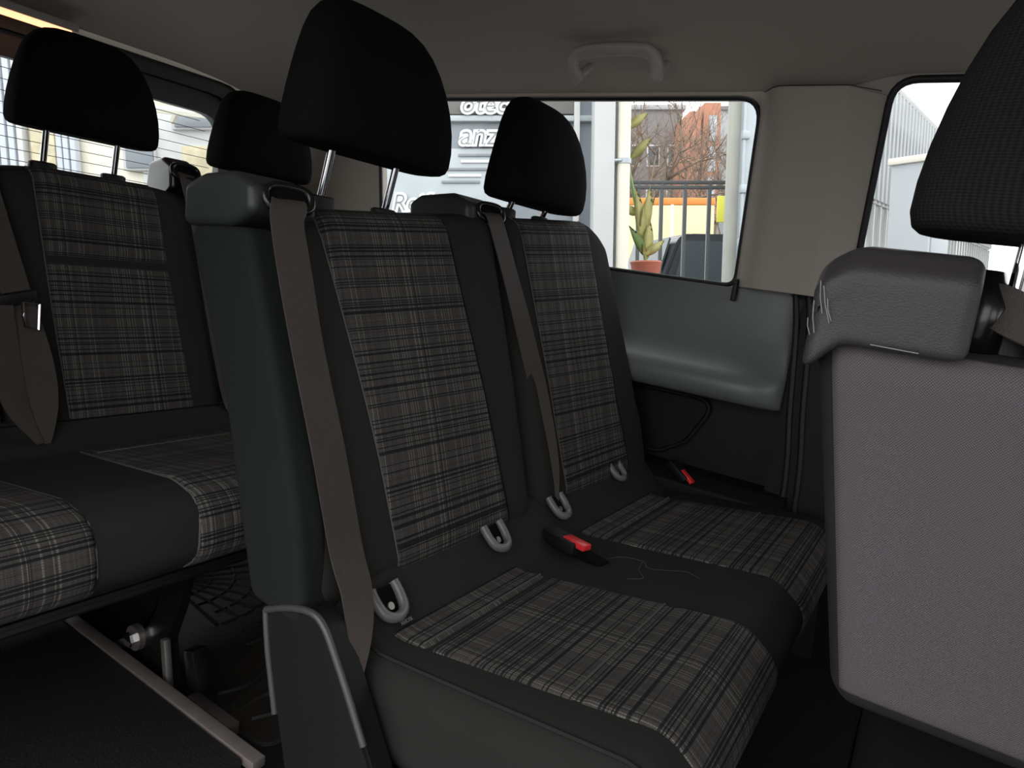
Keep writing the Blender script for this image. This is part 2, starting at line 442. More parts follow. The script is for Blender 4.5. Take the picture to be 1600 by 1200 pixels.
# ================================================================== THE VAN: structure
def sstep(a, b, x):
    t = max(0.0, min(1.0, (x-a)/(b-a))); return t*t*(3-2*t)
def zc(x, y):
    dl = max(0.0, y-1.15)/0.55; dr = max(0.0, 0.5-y)/0.55; dk = max(0.0, -1.45-x)/0.55
    side = 0.09*dl**2.2*(1-0.4*sstep(-0.36, -0.18, x))
    return 1.40-side-0.09*dr**2.2-0.125*dk**1.7
def yw(z): return 1.78-0.178*(z-0.86)
def ceiling():
    xs = [-2.0+0.05*i for i in range(65)]; ys = [-0.04+0.0293*j for j in range(60)]
    n = len(ys); V = []; Fc = []
    for x in xs:
        for y in ys: V.append((x, y, zc(x, y)))
    k = len(V); V += [(x, y, z+0.05) for x, y, z in V]
    for i in range(len(xs)-1):
        for j in range(n-1):
            a = i*n+j; Fc.append((a, a+1, a+n+1, a+n)); Fc.append((k+a+n, k+a+n+1, k+a+1, k+a))
    for i in range(len(xs)-1):
        for j in (0, n-1): a = i*n+j; Fc.append((a, a+n, k+a+n, k+a))
    for j in range(n-1):
        for i in (0, len(xs)-1): a = i*n+j; Fc.append((a, a+1, k+a+1, k+a))
    o = build('ceiling', V, Fc, 'headliner', sharp=50); tag(o, 'grey-beige cloth headliner curving down to the side windows', kind='structure')
ceiling()
flo = prism('floor', [(-2.1, -0.02), (-0.72, -0.02), (-0.72, 0.40), (0.32, 0.40), (0.32, -0.02), (1.2, -0.02), (1.2, 1.86), (-2.1, 1.86)], -0.04, 0.0, 'vinyl_floor', axis='z')
tag(flo, 'black grained vinyl van floor', kind='structure')
plh = box('floor_plinth', (-1.36, 0.285, 0.05), (1.28, 0.61, 0.10), 'vinyl_floor', bev=0.004); tag(plh, 'raised black grained floor plinth under the rear bench', kind='structure')
stp = box('floor_step', (-0.20, 0.19, -0.20), (1.04, 0.42, 0.03), 'trim_darker', bev=0.006); tag(stp, 'dark entry step well by the open side door', kind='structure')

wl = box('wall_left', (-0.45, 1.825, 0.43), (3.3, 0.03, 0.86), 'trim_dark', bev=0.002); tag(wl, 'dark lower side wall of the van', kind='structure')
# grey belt panel with its rounded armrest shelf
def belt_panel():
    prof = [(0.868, 1.772), (0.82, 1.768), (0.76, 1.757), (0.715, 1.742), (0.685, 1.722), (0.668, 1.70), (0.655, 1.683), (0.635, 1.676), (0.612, 1.678), (0.597, 1.688), (0.590, 1.71), (0.588, 1.80)]
    xs = [-2.02+0.06*i for i in range(28)]+[-0.37, -0.35, -0.335, -0.322, -0.314, -0.31]
    V = []; Fc = []; n = len(prof)
    for x in xs:
        t = max(0.0, (x+0.40)/0.09); k = math.sqrt(max(0.0, 1-t*t))
        for z, y in prof: V.append((x, 1.80-(1.80-y)*(0.45+0.55*k), z))
    for i in range(len(xs)-1):
        for j in range(n-1): Fc.append((i*n+j, i*n+j+1, (i+1)*n+j+1, (i+1)*n+j))
    Fc.append(tuple((len(xs)-1)*n+j for j in range(n)))
    o = build('belt_panel', V, Fc, 'trim_grey', wl, sharp=60); o['label'] = 'mid-grey plastic panel with rounded armrest shelf under the window'
belt_panel()
poly = [tuple(p) for p in rounded([(-1.3, 0.41), (-0.60, 0.405), (-0.53, 0.45), (-0.465, 0.575), (-1.3, 0.565)], [0.01, 0.05, 0.05, 0.04, 0.01], 5)]
prism('pocket_panel', poly, 1.788, 1.812, 'trim_darker', wl, bev=0.006)
tube('pocket_lip', [(x, 1.79, z) for x, z in densify(poly, 0.05)], 0.005, 'trim_dark', wl, closed=True)
prism('lower_ledge', [tuple(p) for p in rounded([(1.70, 0.0), (1.70, 0.36), (1.735, 0.385), (1.812, 0.385), (1.812, 0.0)], [0.0, 0.012, 0.012, 0, 0], 4)], -0.95, -0.25, 'trim_darker', wl, axis='x')
prism('pillar_cover', [(-0.309, 0.0), (-0.12, 0.0), (-0.16, 0.45), (-0.185, 0.80), (-0.20, 0.895), (-0.345, 0.89), (-0.345, 0.866), (-0.309, 0.862)], 1.765, 1.812, 'trim_dark', wl, bev=0.006)
for dx in (0.0, 0.03):
    tube('door_seal', catmull([(-0.333+dx, 1.764, 0.888), (-0.312+dx, 1.762, 0.79), (-0.288+dx, 1.762, 0.60), (-0.262+dx, 1.762, 0.40), (-0.245+dx, 1.762, 0.0)], 8), 0.0075, 'rubber', wl)
box('front_door_card', (0.36, 1.80, 0.46), (1.0, 0.05, 0.93), 'trim_dark', wl, bev=0.01)
# beige window surrounds
fnL = lambda a, b: Vector((a, yw(b), b))
w1 = rrect(-1.685, -0.478, 0.872, 1.303, [0.03, 0.03, 0.055, 0.05]); w2 = rrect(-0.213, 0.82, 0.935, 1.338, [0.04, 0.05, 0.05, 0.05])
w1d, w2d = densify(w1, 0.08), densify(w2, 0.08)
t1 = ringframe('trim_1', match_outer(w1d, -2.06, -0.345, 0.845, 1.325), w1d, fnL, 'trim_beige', th=0.03); tag(t1, 'beige surround of the long rear side window', kind='structure')
t2 = ringframe('trim_2', match_outer(w2d, -0.345, 1.2, 0.885, 1.37), w2d, fnL, 'trim_beige', th=0.03); tag(t2, 'beige surround of the front side window', kind='structure')
def pillar():
    xs = [-0.480, -0.474, -0.462, -0.448, -0.43, -0.40, -0.36, -0.325, -0.305, -0.292, -0.288, -0.284, -0.275, -0.267, -0.26, -0.252, -0.245, -0.237, -0.230, -0.219]
    zs = [0.872+0.0225*i for i in range(20)]+[1.312]
    def b(x): return 0.055*sstep(-0.484, -0.43, x)*(1-max(0.0, min(1.0, (x+0.288)/0.071)))
    V = [(x, yw(z)-0.002-b(x), z-0.006*sstep(-0.3, -0.22, x)*(z > 1.30)) for x in xs for z in zs]; n = len(zs)
    V += [(x, yw(z)+0.012, z) for x in xs for z in zs]; k = len(xs)*n; Fc = []
    for i in range(len(xs)-1):
        for j in range(n-1):
            a = i*n+j; Fc += [(a, a+1, a+n+1, a+n), (k+a+n, k+a+n+1, k+a+1, k+a)]
        a = i*n; Fc += [(a, a+n, k+a+n, k+a), (a+n-1, a+2*n-1, k+a+2*n-1, k+a+n-1)]
    for j in range(n-1):
        a = j; Fc.append((a, a+1, k+a+1, k+a)); a = (len(xs)-1)*n+j; Fc.append((a, a+1, k+a+1, k+a))
    o = build('trim_3', V, Fc, 'trim_beige', sharp=50); tag(o, 'broad beige pillar cover between the two side windows', kind='structure')
    tube('pillar_seam', [(x, yw(1.312)-0.003-b(x), 1.313) for x in xs[1:-1]], 0.0009, 'rubber', o, n=5)
pillar()
def pane(name, poly, fn, label):
    V = [fn(a, b) for a, b in poly]; n = len(V)
    o = build(name, V, [tuple(range(n))], 'window_glass', smooth=False); tag(o, label, kind='structure'); return o
def gasket(name, poly, fn, r, parent):
    return tube(name, [fn(a, b) for a, b in densify(poly, 0.05)], r, 'rubber', parent, n=8, closed=True)
p1 = pane('window_1', w1, lambda a, b: Vector((a, yw(b)+0.012, b)), 'long rear side window of the van with black rubber edge')
gasket('gasket', w1, lambda a, b: Vector((a, yw(b)-0.001, b)), 0.006, p1)
p2 = pane('window_2', w2, lambda a, b: Vector((a, yw(b)+0.012, b)), 'front side window of the van with wide black rubber edge')
gasket('gasket', w2, lambda a, b: Vector((a, yw(b)-0.001, b)), 0.008, p2)
box('window_catch', (-0.470, 1.755, 0.862), (0.012, 0.02, 0.055), 'rubber', p1, bev=0.004)
# tailgate
wr = rrect(0.37, 1.40, 0.78, 1.168, [0.05, 0.05, 0.075, 0.075]); wrd = densify(wr, 0.08)
tg_out = match_outer(wrd, 0.26, 1.49, 0.02, 1.262)
tg = ringframe('wall_rear', tg_out, wrd, lambda a, b: Vector((-2.06, a, b)), 'tailgate_trim', th=-0.03, tdir=Vector((1, 0, 0))); tag(tg, 'dark grey tailgate inside with large window', kind='structure')
seal_o = rrect(0.255, 1.495, 0.01, 1.268, [0.05, 0.05, 0.13, 0.13])
ringframe('tailgate_seal', densify(seal_o, 0.1), densify(rrect(0.29, 1.46, 0.045, 1.225, [0.05, 0.05, 0.12, 0.12]), 0.1)[:len(densify(seal_o, 0.1))] if False else [(0.875+(a-0.875)*0.945, 0.64+(b-0.64)*0.935) for a, b in densify(seal_o, 0.1)], lambda a, b: Vector((-2.035, a, b)), 'rubber', tg, th=-0.03, tdir=Vector((1, 0, 0)))
so = densify(seal_o, 0.1)
t4 = ringframe('trim_4', match_outer(so, -0.05, 1.86, -0.02, 1.40), so, lambda a, b: Vector((-2.03, a, b)), 'trim_beige', th=-0.05, tdir=Vector((1, 0, 0))); tag(t4, 'beige frame around the tailgate opening', kind='structure')
p3 = pane('window_3', wr, lambda a, b: Vector((-2.075, a, b)), 'tailgate window with fine heating wires')
for k in range(13):
    z = 0.82+0.027*k; tube('heating_wire', [(-2.072, 0.40, z), (-2.072, 1.375-0.02*max(0, k-10), z)], 0.0009, 'fence_dark', p3, n=4)
# right side and nose, out of frame: they close the cabin around the open sliding door
wrr = box('wall_right', (-1.505, -0.03, 0.68), (1.11, 0.04, 1.38), 'trim_grey', bev=0.004); tag(wrr, 'right rear side wall of the van', kind='structure')
wfd = densify(rrect(0.46, 1.12, 0.92, 1.30, 0.06), 0.1)
t5 = ringframe('door_1', match_outer(wfd, 0.34, 1.24, 0.0, 1.36), wfd, lambda a, b: Vector((a, -0.02, b)), 'trim_dark', th=-0.04); tag(t5, 'front passenger door with window', kind='structure')
wff = densify(rrect(0.12, 1.62, 0.82, 1.30, 0.08), 0.1)
t6 = ringframe('wall_front', match_outer(wff, -0.05, 1.82, 0.0, 1.42), wff, lambda a, b: Vector((1.25+0.5*max(0.0, 0.9-b), a, b)), 'trim_dark', th=0.04, tdir=Vector((1, 0, 0))); tag(t6, 'dark nose of the cabin below and around the windscreen', kind='structure')

# ceiling fittings
gh = thing('grab_handle', 'beige plastic grab handle on the headliner above the side window', 'handle', (-0.77, 1.50, 1.34))
hp = catmull([(-0.856, 1.513, 1.293), (-0.866, 1.505, 1.305), (-0.876, 1.498, 1.326), (-0.868, 1.493, 1.343), (-0.842, 1.490, 1.351), (-0.77, 1.488, 1.353), (-0.702, 1.490, 1.350), (-0.676, 1.494, 1.340), (-0.664, 1.500, 1.322), (-0.664, 1.508, 1.305), (-0.668, 1.514, 1.297)], 6)
def flat_bar(name, P, w, h, material, parent):
    V = []; Fc = []; n = 14; m = len(P)
    nd = Vector((0, -0.62, -0.78))
    for i, p in enumerate(P):
        t = (P[min(i+1, m-1)]-P[max(i-1, 0)]).normalized(); a = t.cross(nd).normalized(); b = a.cross(t)
        for k in range(n):
            an = 2*math.pi*k/n; V.append(p+a*(w*math.copysign(abs(math.cos(an))**0.7, math.cos(an)))+b*(h*math.copysign(abs(math.sin(an))**0.7, math.sin(an))))
    for i in range(m-1):
        for k in range(n): Fc.append((i*n+k, i*n+(k+1) % n, (i+1)*n+(k+1) % n, (i+1)*n+k))
    Fc += [tuple(range(n))[::-1], tuple((m-1)*n+k for k in range(n))]
    return build(name, V, Fc, material, parent, sharp=60)
flat_bar('grip', hp, 0.0150, 0.011, 'handle_beige', gh)
for x in (-0.862, -0.668):
    flat_bar('mount', [Vector((x, 1.512+0.016*k, 1.305+0.012*k)) for k in range(4)], 0.009, 0.008, 'handle_beige', gh)
dl = thing('dome_lamp', 'lit amber-glowing interior lamp at the rear edge of the headliner', 'lamp', (-1.965, 0.80, 1.25))
box('housing', (-1.965, 0.80, 1.262), (0.05, 0.24, 0.02), 'handle_beige', dl, bev=0.006)
box('diffuser', (-1.962, 0.80, 1.250), (0.038, 0.21, 0.012), 'lamp_glow', dl, bev=0.005)


# ================================================================== SEATS
def headrest(parent, cx, cy, cz, material='fabric_headrest', hw=0.155, hd=0.056, h=0.215, lean=-0.10, post_z=None, post_x=None, hps=0.07):
    prof = [(0.0, 0.89, 0.60), (0.008, 0.94, 0.78), (0.03, 0.98, 0.92), (0.075, 1.0, 1.0), (0.18, 1.0, 1.03), (0.32, 0.98, 1.01), (0.46, 0.945, 0.96), (0.60, 0.895, 0.89), (0.73, 0.83, 0.80), (0.84, 0.75, 0.69), (0.92, 0.65, 0.56), (0.968, 0.53, 0.43), (0.99, 0.42, 0.31), (1.0, 0.28, 0.20)]
    hr = loft('headrest', [((cx+lean*h*v+0.012*math.sin(math.pi*v), cy, cz+h*v), hd*d, hw*w, 4.2-1.2*v) for v, w, d in prof], material, parent, n=56)
    for sy in (-1, 1):
        x1 = post_x if post_x is not None else cx-0.02
        tube('post', [(x1, cy+sy*hps, post_z), (cx-0.006, cy+sy*hps, cz+0.02)], 0.0062, 'chrome', hr, n=12)
        b = loft('post_guide', [((x1, cy+sy*hps, post_z-0.012), 0.017, 0.026, 2.4), ((x1, cy+sy*hps, post_z+0.010), 0.016, 0.025, 2.4), ((x1, cy+sy*hps, post_z+0.013), 0.012, 0.02, 2.4)], 'plastic_black', hr, n=24, sharp=40)
    return hr
def belt_box(parent, poly, y0, y1, slot, slot_n, material='plastic_box'):
    """plastic shoulder box with an oval belt outlet"""
    pd = Pad(Profile(poly, 0.014, 64), y0, y1, 0.012); b = pd.body('belt_box', material, parent, nu=8)
    c = Vector(slot); nrm = Vector(slot_n).normalized(); a = nrm.cross(Vector((0, 0, 1))).normalized(); w = nrm.cross(a)
    ring = [c+a*(0.031*math.copysign(abs(math.cos(t))**0.6, math.cos(t)))+w*(0.017*math.copysign(abs(math.sin(t))**0.8, math.sin(t))) for t in [2*math.pi*k/28 for k in range(28)]]
    tube('outlet_rim', ring, 0.0055, 'plastic_gloss', b, n=8, closed=True)
    build('outlet', [p+nrm*0.001 for p in ring]+[p-nrm*0.004 for p in ring], [tuple(range(28)), tuple(range(55, 27, -1))]+[(i, (i+1) % 28, 28+(i+1) % 28, 28+i) for i in range(28)], 'void_black', b, smooth=False)
    return b
def isofix(parent, c, tilt=0.35):
    """grey plastic U-shaped child-seat anchor guide around a dark pocket"""
    c = Vector(c); up = Vector((-0.62, 0, 0.78)); nr = Vector((0.78, 0, 0.62))
    P = [c+Vector((0, y, 0))+up*v+nr*w for y, v, w in [(-0.023, 0.024, 0.004), (-0.023, 0.002, 0.007), (-0.017, -0.016, 0.010), (0, -0.023, 0.012), (0.017, -0.016, 0.010), (0.023, 0.002, 0.007), (0.023, 0.024, 0.004)]]
    g = tube('anchor_guide', catmull(P, 6), [0.0076]*37, 'plastic_ring', parent, n=10)
    build('pocket', [c+Vector((0, y, 0))+up*v+nr*0.003 for y, v in [(-0.019, 0.022), (-0.018, 0), (-0.012, -0.014), (0, -0.019), (0.012, -0.014), (0.018, 0), (0.019, 0.022)]]+[c+Vector((0, y, 0))+up*v-nr*0.01 for y, v in [(-0.019, 0.022), (-0.018, 0), (-0.012, -0.014), (0, -0.019), (0.012, -0.014), (0.018, 0), (0.019, 0.022)]],
          [tuple(range(7)), tuple(range(13, 6, -1))]+[(i, (i+1) % 7, 7+(i+1) % 7, 7+i) for i in range(7)], 'void_black', g, smooth=False)
    tube('anchor_bolt', [c-up*0.006+nr*0.002, c-up*0.006+nr*0.007], 0.0055, 'steel_worn', g, n=14)
    return g

# ------------------------------------------------------------------ middle row: two-place bench
B2 = thing('bench_seat', 'two-place black bench seat with plaid inserts in the middle of the van', 'seat', (-0.4, 1.15, 0.0))
back2 = [(-0.705, 0.365), (-0.608, 0.355), (-0.600, 0.40), (-0.672, 0.62), (-0.782, 0.925), (-0.888, 0.925), (-0.775, 0.62)]
pr2 = Profile(back2, [0.03, 0.03, 0.05, 0.25, 0.045, 0.05, 0.3], 120)
def top_fall(v): return 0.104*(v.y-1.085)*max(0.0, min(1.0, (v.z-0.55)/0.35))
def drop_near(v):   # the outer shoulder falls away under the belt box
    t = max(0.0, (0.72-v.y)/0.14); k = max(0.0, (v.z-0.72)/0.20)
    return Vector((v.x, v.y-0.012*max(0, (v.z-0.4)/0.5)*sstep(0.8, 0.6, v.y), v.z-0.045*sstep(0, 1, min(1, t))*k+top_fall(v)))
def drop_far(v):
    t = max(0.0, (v.y-1.50)/0.20); k = max(0.0, (v.z-0.5)/0.42)
    return Vector((v.x, v.y-0.07*t*k, v.z-0.07*t*t*k+top_fall(v)))
def bolster(yc, hw, amp):
    return lambda q, y: amp*sstep(0.55, 0.98, abs(y-yc)/hw) if True else 0
qf = lambda P, x, z: P.find(x, z)
for (y0, y1, ya, yb, warp, lab, hy) in (
        (0.572, 1.128, (0.742, 0.692), (1.035, 0.968), drop_near, 'near backrest of the bench', 0.812),
        (1.140, 1.715, (1.262, 1.205), (1.585, 1.505), drop_far, 'far backrest of the bench', 1.318)):
    pd = Pad(pr2, y0, y1, 0.042, bolster((y0+y1)/2, (y1-y0)/2, 0.006), warp)
    b = pd.body('backrest', 'fabric_black', B2)
    q0, q1 = qf(pr2, -0.602, 0.385), qf(pr2, -0.800, 0.932)
    pd.patch('plaid_insert', q0, q1, ya, yb, 'plaid_fabric', b, off=0.0045)
    pd.seam('insert_seam', [(q0, ya[0]), (q0+(q1-q0)*0.5, (ya[0]+ya[1])/2), (q1, ya[1])], 0.0014, 'stitch', b, off=0.001)
    pd.seam('insert_seam', [(q0, yb[0]), (q0+(q1-q0)*0.5, (yb[0]+yb[1])/2), (q1, yb[1])], 0.0026, 'seam_dark', b, off=0.001)
    headrest(B2, -0.812, hy, 0.975, post_z=0.924+0.104*(hy-1.085), post_x=-0.838)
# hard side shell of the near backrest (smooth dark cloth) 
sp = Profile([(-0.700, 0.372), (-0.592, 0.36), (-0.622, 0.50), (-0.672, 0.64), (-0.760, 0.848), (-0.888, 0.842), (-0.782, 0.62)], [0.02, 0.02, 0.2, 0.2, 0.02, 0.02, 0.3], 72)
Pad(sp, 0.560, 0.612, 0.014).body('side_panel', 'fabric_side', B2, nu=4)
cush2 = Profile([(-0.64, 0.20), (-0.15, 0.20), (-0.098, 0.325), (-0.165, 0.378), (-0.36, 0.355), (-0.545, 0.335), (-0.620, 0.415), (-0.665, 0.40)], [0.02, 0.07, 0.06, 0.06, 0.2, 0.06, 0.02, 0.02], 140)
def saddle(q, y):   # seat hollows and the flat strip between them
    return -0.006*(math.exp(-((y-0.86)/0.10)**2)+math.exp(-((y-1.43)/0.12)**2)) if 0.3 < q < 0.85 else 0.0
cp = Pad(cush2, 0.605, 1.735, 0.045, None)
c2 = cp.body('cushion', 'fabric_black', B2, nu=30)
qa, qb = cush2.find(-0.120, 0.225), cush2.find(-0.545, 0.335)
for (ya, yb) in (((0.70, 0.672), (1.035, 0.982)), ((1.245, 1.225), (1.665, 1.605))):
    cp.patch('plaid_insert', qa, qb, ya, yb, 'plaid_fabric', c2, off=0.004, nq=60, creases=((cush2.find(-0.485, 0.338), 0.006, 0.006), (cush2.find(-0.27, 0.365), 0.006, 0.004)))
    for xx in (-0.49, -0.275):
        q = cush2.find(xx, 0.35); t = (q-qa)/(qb-qa); y0 = ya[0]+(ya[1]-ya[0])*t; y1 = yb[0]+(yb[1]-yb[0])*t
        cp.seam('cross_stitch', [(q, y0+0.004), (q, (y0+y1)/2), (q, y1-0.004)], 0.0016, 'stitch', c2, off=0.0045)
q1_, q2_ = cush2.find(-0.6, 0.39), cush2.find(-0.14, 0.36)
cp.seam('edge_piping', [(q1_, 0.632), (q1_+(q2_-q1_)*0.35, 0.630), (q1_+(q2_-q1_)*0.7, 0.628), (q2_, 0.626)], 0.003, 'fabric_black', c2, off=0.003)
qs = lambda x: cush2.find(x, 0.345)
cp.seam('stain_edge', [(qs(-0.44), 1.125), (qs(-0.42), 1.16), (qs(-0.385), 1.165), (qs(-0.365), 1.14), (qs(-0.33), 1.15), (qs(-0.30), 1.165), (qs(-0.27), 1.15)], 0.0004, 'stitch', c2, off=0.0002)
cp.seam('stain_edge', [(qs(-0.385), 1.165), (qs(-0.37), 1.12), (qs(-0.355), 1.09), (qs(-0.37), 1.07)], 0.0004, 'stitch', c2, off=0.0002)
box('seat_pan', (-0.40, 1.17, 0.185), (0.48, 1.06, 0.05), 'plastic_gloss', B2, bev=0.01)
for yy in (0.80, 1.50):
    prism('leg', [(-0.62, 0.0), (-0.20, 0.0), (-0.24, 0.06), (-0.32, 0.17), (-0.56, 0.17), (-0.60, 0.06)], yy-0.03, yy+0.03, 'plastic_gloss', B2, bev=0.006)
# outer leg cover with a pale rim
lc = [(-0.670, 0.372), (-0.578, 0.398), (-0.552, 0.385), (-0.510, 0.322), (-0.452, 0.230), (-0.40, 0.10), (-0.38, 0.004), (-0.56, 0.004), (-0.605, 0.16), (-0.645, 0.28)]
lcr = [tuple(p) for p in rounded(lc, [0.01, 0.02, 0.025, 0.1, 0.1, 0.05, 0.01, 0.01, 0.1, 0.1], 4)]
lcv = prism('leg_cover', lcr, 0.562, 0.598, 'plastic_black', B2, bev=0.004)
rim = [Vector((x, 0.562, z)) for x, z in lcr]
tube('cover_rim', catmull([(-0.666, 0.563, 0.366), (-0.62, 0.561, 0.388), (-0.580, 0.561, 0.397), (-0.556, 0.561, 0.386), (-0.53, 0.561, 0.352), (-0.505, 0.561, 0.316), (-0.475, 0.561, 0.27)], 6), 0.0048, 'rim_grey', lcv)
tube('cover_rim', catmull([(-0.667, 0.563, 0.366), (-0.655, 0.561, 0.32), (-0.642, 0.561, 0.275), (-0.63, 0.561, 0.235)], 6), 0.0045, 'rim_grey', lcv)
# shoulder boxes and belts
bx = [(-0.900, 0.838), (-0.800, 0.846), (-0.752, 0.868), (-0.758, 0.902), (-0.80, 0.916), (-0.862, 0.910), (-0.902, 0.893)]
bb = belt_box(B2, bx, 0.562, 0.668, (-0.748, 0.612, 0.890), (0.86, -0.25, 0.42))
bb['label'] = 'grey-black plastic shoulder box with oval belt outlet'
ribbon('seat_belt', [(-0.770, 0.612, 0.890), (-0.742, 0.608, 0.886), (-0.728, 0.596, 0.862), (-0.708, 0.598, 0.80), (-0.680, 0.606, 0.705), (-0.640, 0.621, 0.575), (-0.602, 0.630, 0.455), (-0.566, 0.621, 0.408), (-0.536, 0.602, 0.366), (-0.519, 0.586, 0.322)],
       0.05, 'belt_webbing', B2, wdir=[(0.1, 1, 0.1)]*2+[(0.06, 1, 0.10)]*2+[(0.0, 1, 0.0)]*4+[(0.25, 1, 0.1), (0.8, 1, 0)], widths=[0.046, 0.046, 0.048, 0.050, 0.052, 0.055, 0.056, 0.050, 0.032, 0.012])
bx2 = [(-0.940, 0.895), (-0.815, 0.895), (-0.790, 0.912), (-0.797, 0.948), (-0.84, 0.965), (-0.92, 0.955), (-0.945, 0.938)]
belt_box(B2, bx2, 1.060, 1.168, (-0.786, 1.118, 0.938), (0.86, -0.25, 0.42))
ribbon('seat_belt', [(-0.80, 1.118, 0.938), (-0.778, 1.116, 0.934), (-0.762, 1.118, 0.905), (-0.738, 1.136, 0.835), (-0.704, 1.160, 0.735), (-0.660, 1.188, 0.60), (-0.622, 1.203, 0.47), (-0.598, 1.198, 0.39), (-0.575, 1.180, 0.338)],
       0.045, 'belt_webbing', B2, wdir=[(0.1, 1, 0.1)]*3+[(0.1, 1, 0.1), (0.2, 1, 0.1), (0.35, 1, 0.1), (0.6, 1, 0.1), (0.6, 1, 0), (-0.4, 1, 0)], widths=[0.044, 0.044, 0.045, 0.045, 0.046, 0.046, 0.042, 0.03, 0.04])
for c in ((-0.571, 0.688, 0.368), (-0.585, 0.972, 0.382), (-0.587, 1.200, 0.384), (-0.600, 1.503, 0.400)): isofix(B2, c)
def buckle(parent, c, d, s=1.0, body=True):
    d = Vector(d).normalized(); m = d.to_track_quat('X', 'Z').to_matrix()
    bk = box('belt_buckle', Vector(c)-d*0.03*s, (0.065*s, 0.030*s, 0.020*s), 'plastic_black', parent, bev=0.004, rot=m)
    box('release_button', Vector(c)+d*0.0095*s+m @ Vector((-0.014*s, 0, 0.0075*s)), (0.042*s, 0.018*s, 0.009*s), 'red_button', bk, bev=0.002, rot=m)
    return bk
buckle(B2, (-0.485, 1.105, 0.358), (0.94, -0.28, 0.02), 1.25)
box('buckle_pocket', (-0.455, 1.108, 0.347), (0.055, 0.034, 0.012), 'void_black', c2, bev=0.005, rot=Matrix.Rotation(-0.25, 3, 'Z'))
buckle(B2, (-0.485, 1.705, 0.372), (0.55, -0.1, -0.35))
tx = text_mesh('ISOFIX', 0.008, extrude=0.0006)
to = link('anchor_mark', tx, 'plastic_ring', B2, False)
to.matrix_local = Matrix.Translation(Vector((-0.545, 0.712, 0.350))-ORG[B2.name]) @ Matrix.Rotation(math.pi/2, 4, 'Z') @ Matrix.Rotation(math.radians(38), 4, 'X') @ Matrix.Rotation(math.pi, 4, 'Z')

# ------------------------------------------------------------------ rear row: three-place bench
B3 = thing('bench_seat', 'three-place black bench seat with plaid inserts in the rear row', 'seat', (-1.2, 0.8, 0.0))
back3 = [(-1.545, 0.40), (-1.415, 0.385), (-1.405, 0.42), (-1.472, 0.62), (-1.555, 0.905), (-1.668, 0.903), (-1.60, 0.62)]
pr3 = Profile(back3, [0.03, 0.03, 0.05, 0.25, 0.045, 0.05, 0.3], 110)
for (y0, y1, ya, yb, hy) in ((0.120, 0.566, (0.21, 0.20), (0.49, 0.48), 0.33), (0.574, 1.020, (0.672, 0.655), (0.935, 0.900), 0.768), (1.028, 1.475, (1.13, 1.115), (1.40, 1.365), 1.20)):
    def warp3(v, y0=y0, y1=y1):
        t = max(0.0, (abs(v.y-(y0+y1)/2)-0.10)/0.125); return Vector((v.x, v.y, v.z-0.035*t*t*max(0, (v.z-0.6)/0.33)))
    pd = Pad(pr3, y0, y1, 0.040, bolster((y0+y1)/2, (y1-y0)/2, 0.006), warp3)
    b = pd.body('backrest', 'fabric_black', B3, nu=20)
    q0, q1 = pr3.find(-1.408, 0.415), pr3.find(-1.571, 0.908)
    qc = pr3.find(-1.507, 0.735)
    pd.patch('plaid_insert', q0, q1, ya, yb, 'plaid_fabric', b, off=0.0045, creases=((qc, 0.010, 0.009),))
    t = (qc-q0)/(q1-q0); a_, b_ = ya[0]+(ya[1]-ya[0])*t, yb[0]+(yb[1]-yb[0])*t
    pd.seam('cross_seam', [(qc, a_), (qc, (a_+b_)/2), (qc, b_)], 0.0022, 'seam_dark', b, off=-0.0035)
    pd.seam('insert_seam', [(q0, ya[0]), ((q0+q1)/2, (ya[0]+ya[1])/2), (q1, ya[1])], 0.0014, 'stitch', b, off=0.001)
    headrest(B3, -1.585, hy, 0.978, hw=0.140, h=0.20, post_z=0.904, post_x=-1.605)
cush3 = Profile([(-1.45, 0.31), (-0.90, 0.325), (-0.850, 0.365), (-0.868, 0.445), (-0.95, 0.452), (-1.20, 0.410), (-1.315, 0.392), (-1.412, 0.432), (-1.46, 0.425)], [0.02, 0.04, 0.04, 0.05, 0.05, 0.15, 0.06, 0.02, 0.02], 130)
cp3 = Pad(cush3, 0.110, 1.485, 0.042)
c3 = cp3.body('cushion', 'fabric_black', B3, nu=30)
qa, qb = cush3.find(-0.872, 0.335), cush3.find(-1.30, 0.395)
for (ya, yb) in (((0.17, 0.18), (0.445, 0.455)), ((0.585, 0.640), (0.945, 0.935)), ((1.09, 1.10), (1.40, 1.39))):
    cp3.patch('plaid_insert', qa, qb, ya, yb, 'plaid_fabric', c3, off=0.004, nq=60, creases=((cush3.find(-1.25, 0.40), 0.006, 0.005),))
    cp3.seam('cross_stitch', [(cush3.find(-1.25, 0.4), ya[1]+0.004), (cush3.find(-1.25, 0.4), (ya[1]+yb[1])/2), (cush3.find(-1.25, 0.4), yb[1]-0.004)], 0.0016, 'stitch', c3, off=0.0045)
    for yl in (ya, yb):
        cp3.seam('insert_seam', [(qa, yl[0]), ((qa+qb)/2, (yl[0]+yl[1])/2), (qb, yl[1])], 0.0018, 'stitch', c3, off=0.001)
cp3.seam('rear_seam', [(cush3.find(-1.40, 0.428), 0.2), (cush3.find(-1.40, 0.428), 0.8), (cush3.find(-1.40, 0.428), 1.4)], 0.0025, 'seam_dark', c3, off=0.0)
prism('seat_pan', [(-1.44, 0.285), (-0.91, 0.298), (-0.885, 0.318), (-0.89, 0.335), (-1.44, 0.325)], 0.125, 1.47, 'plastic_black', B3, bev=0.006)
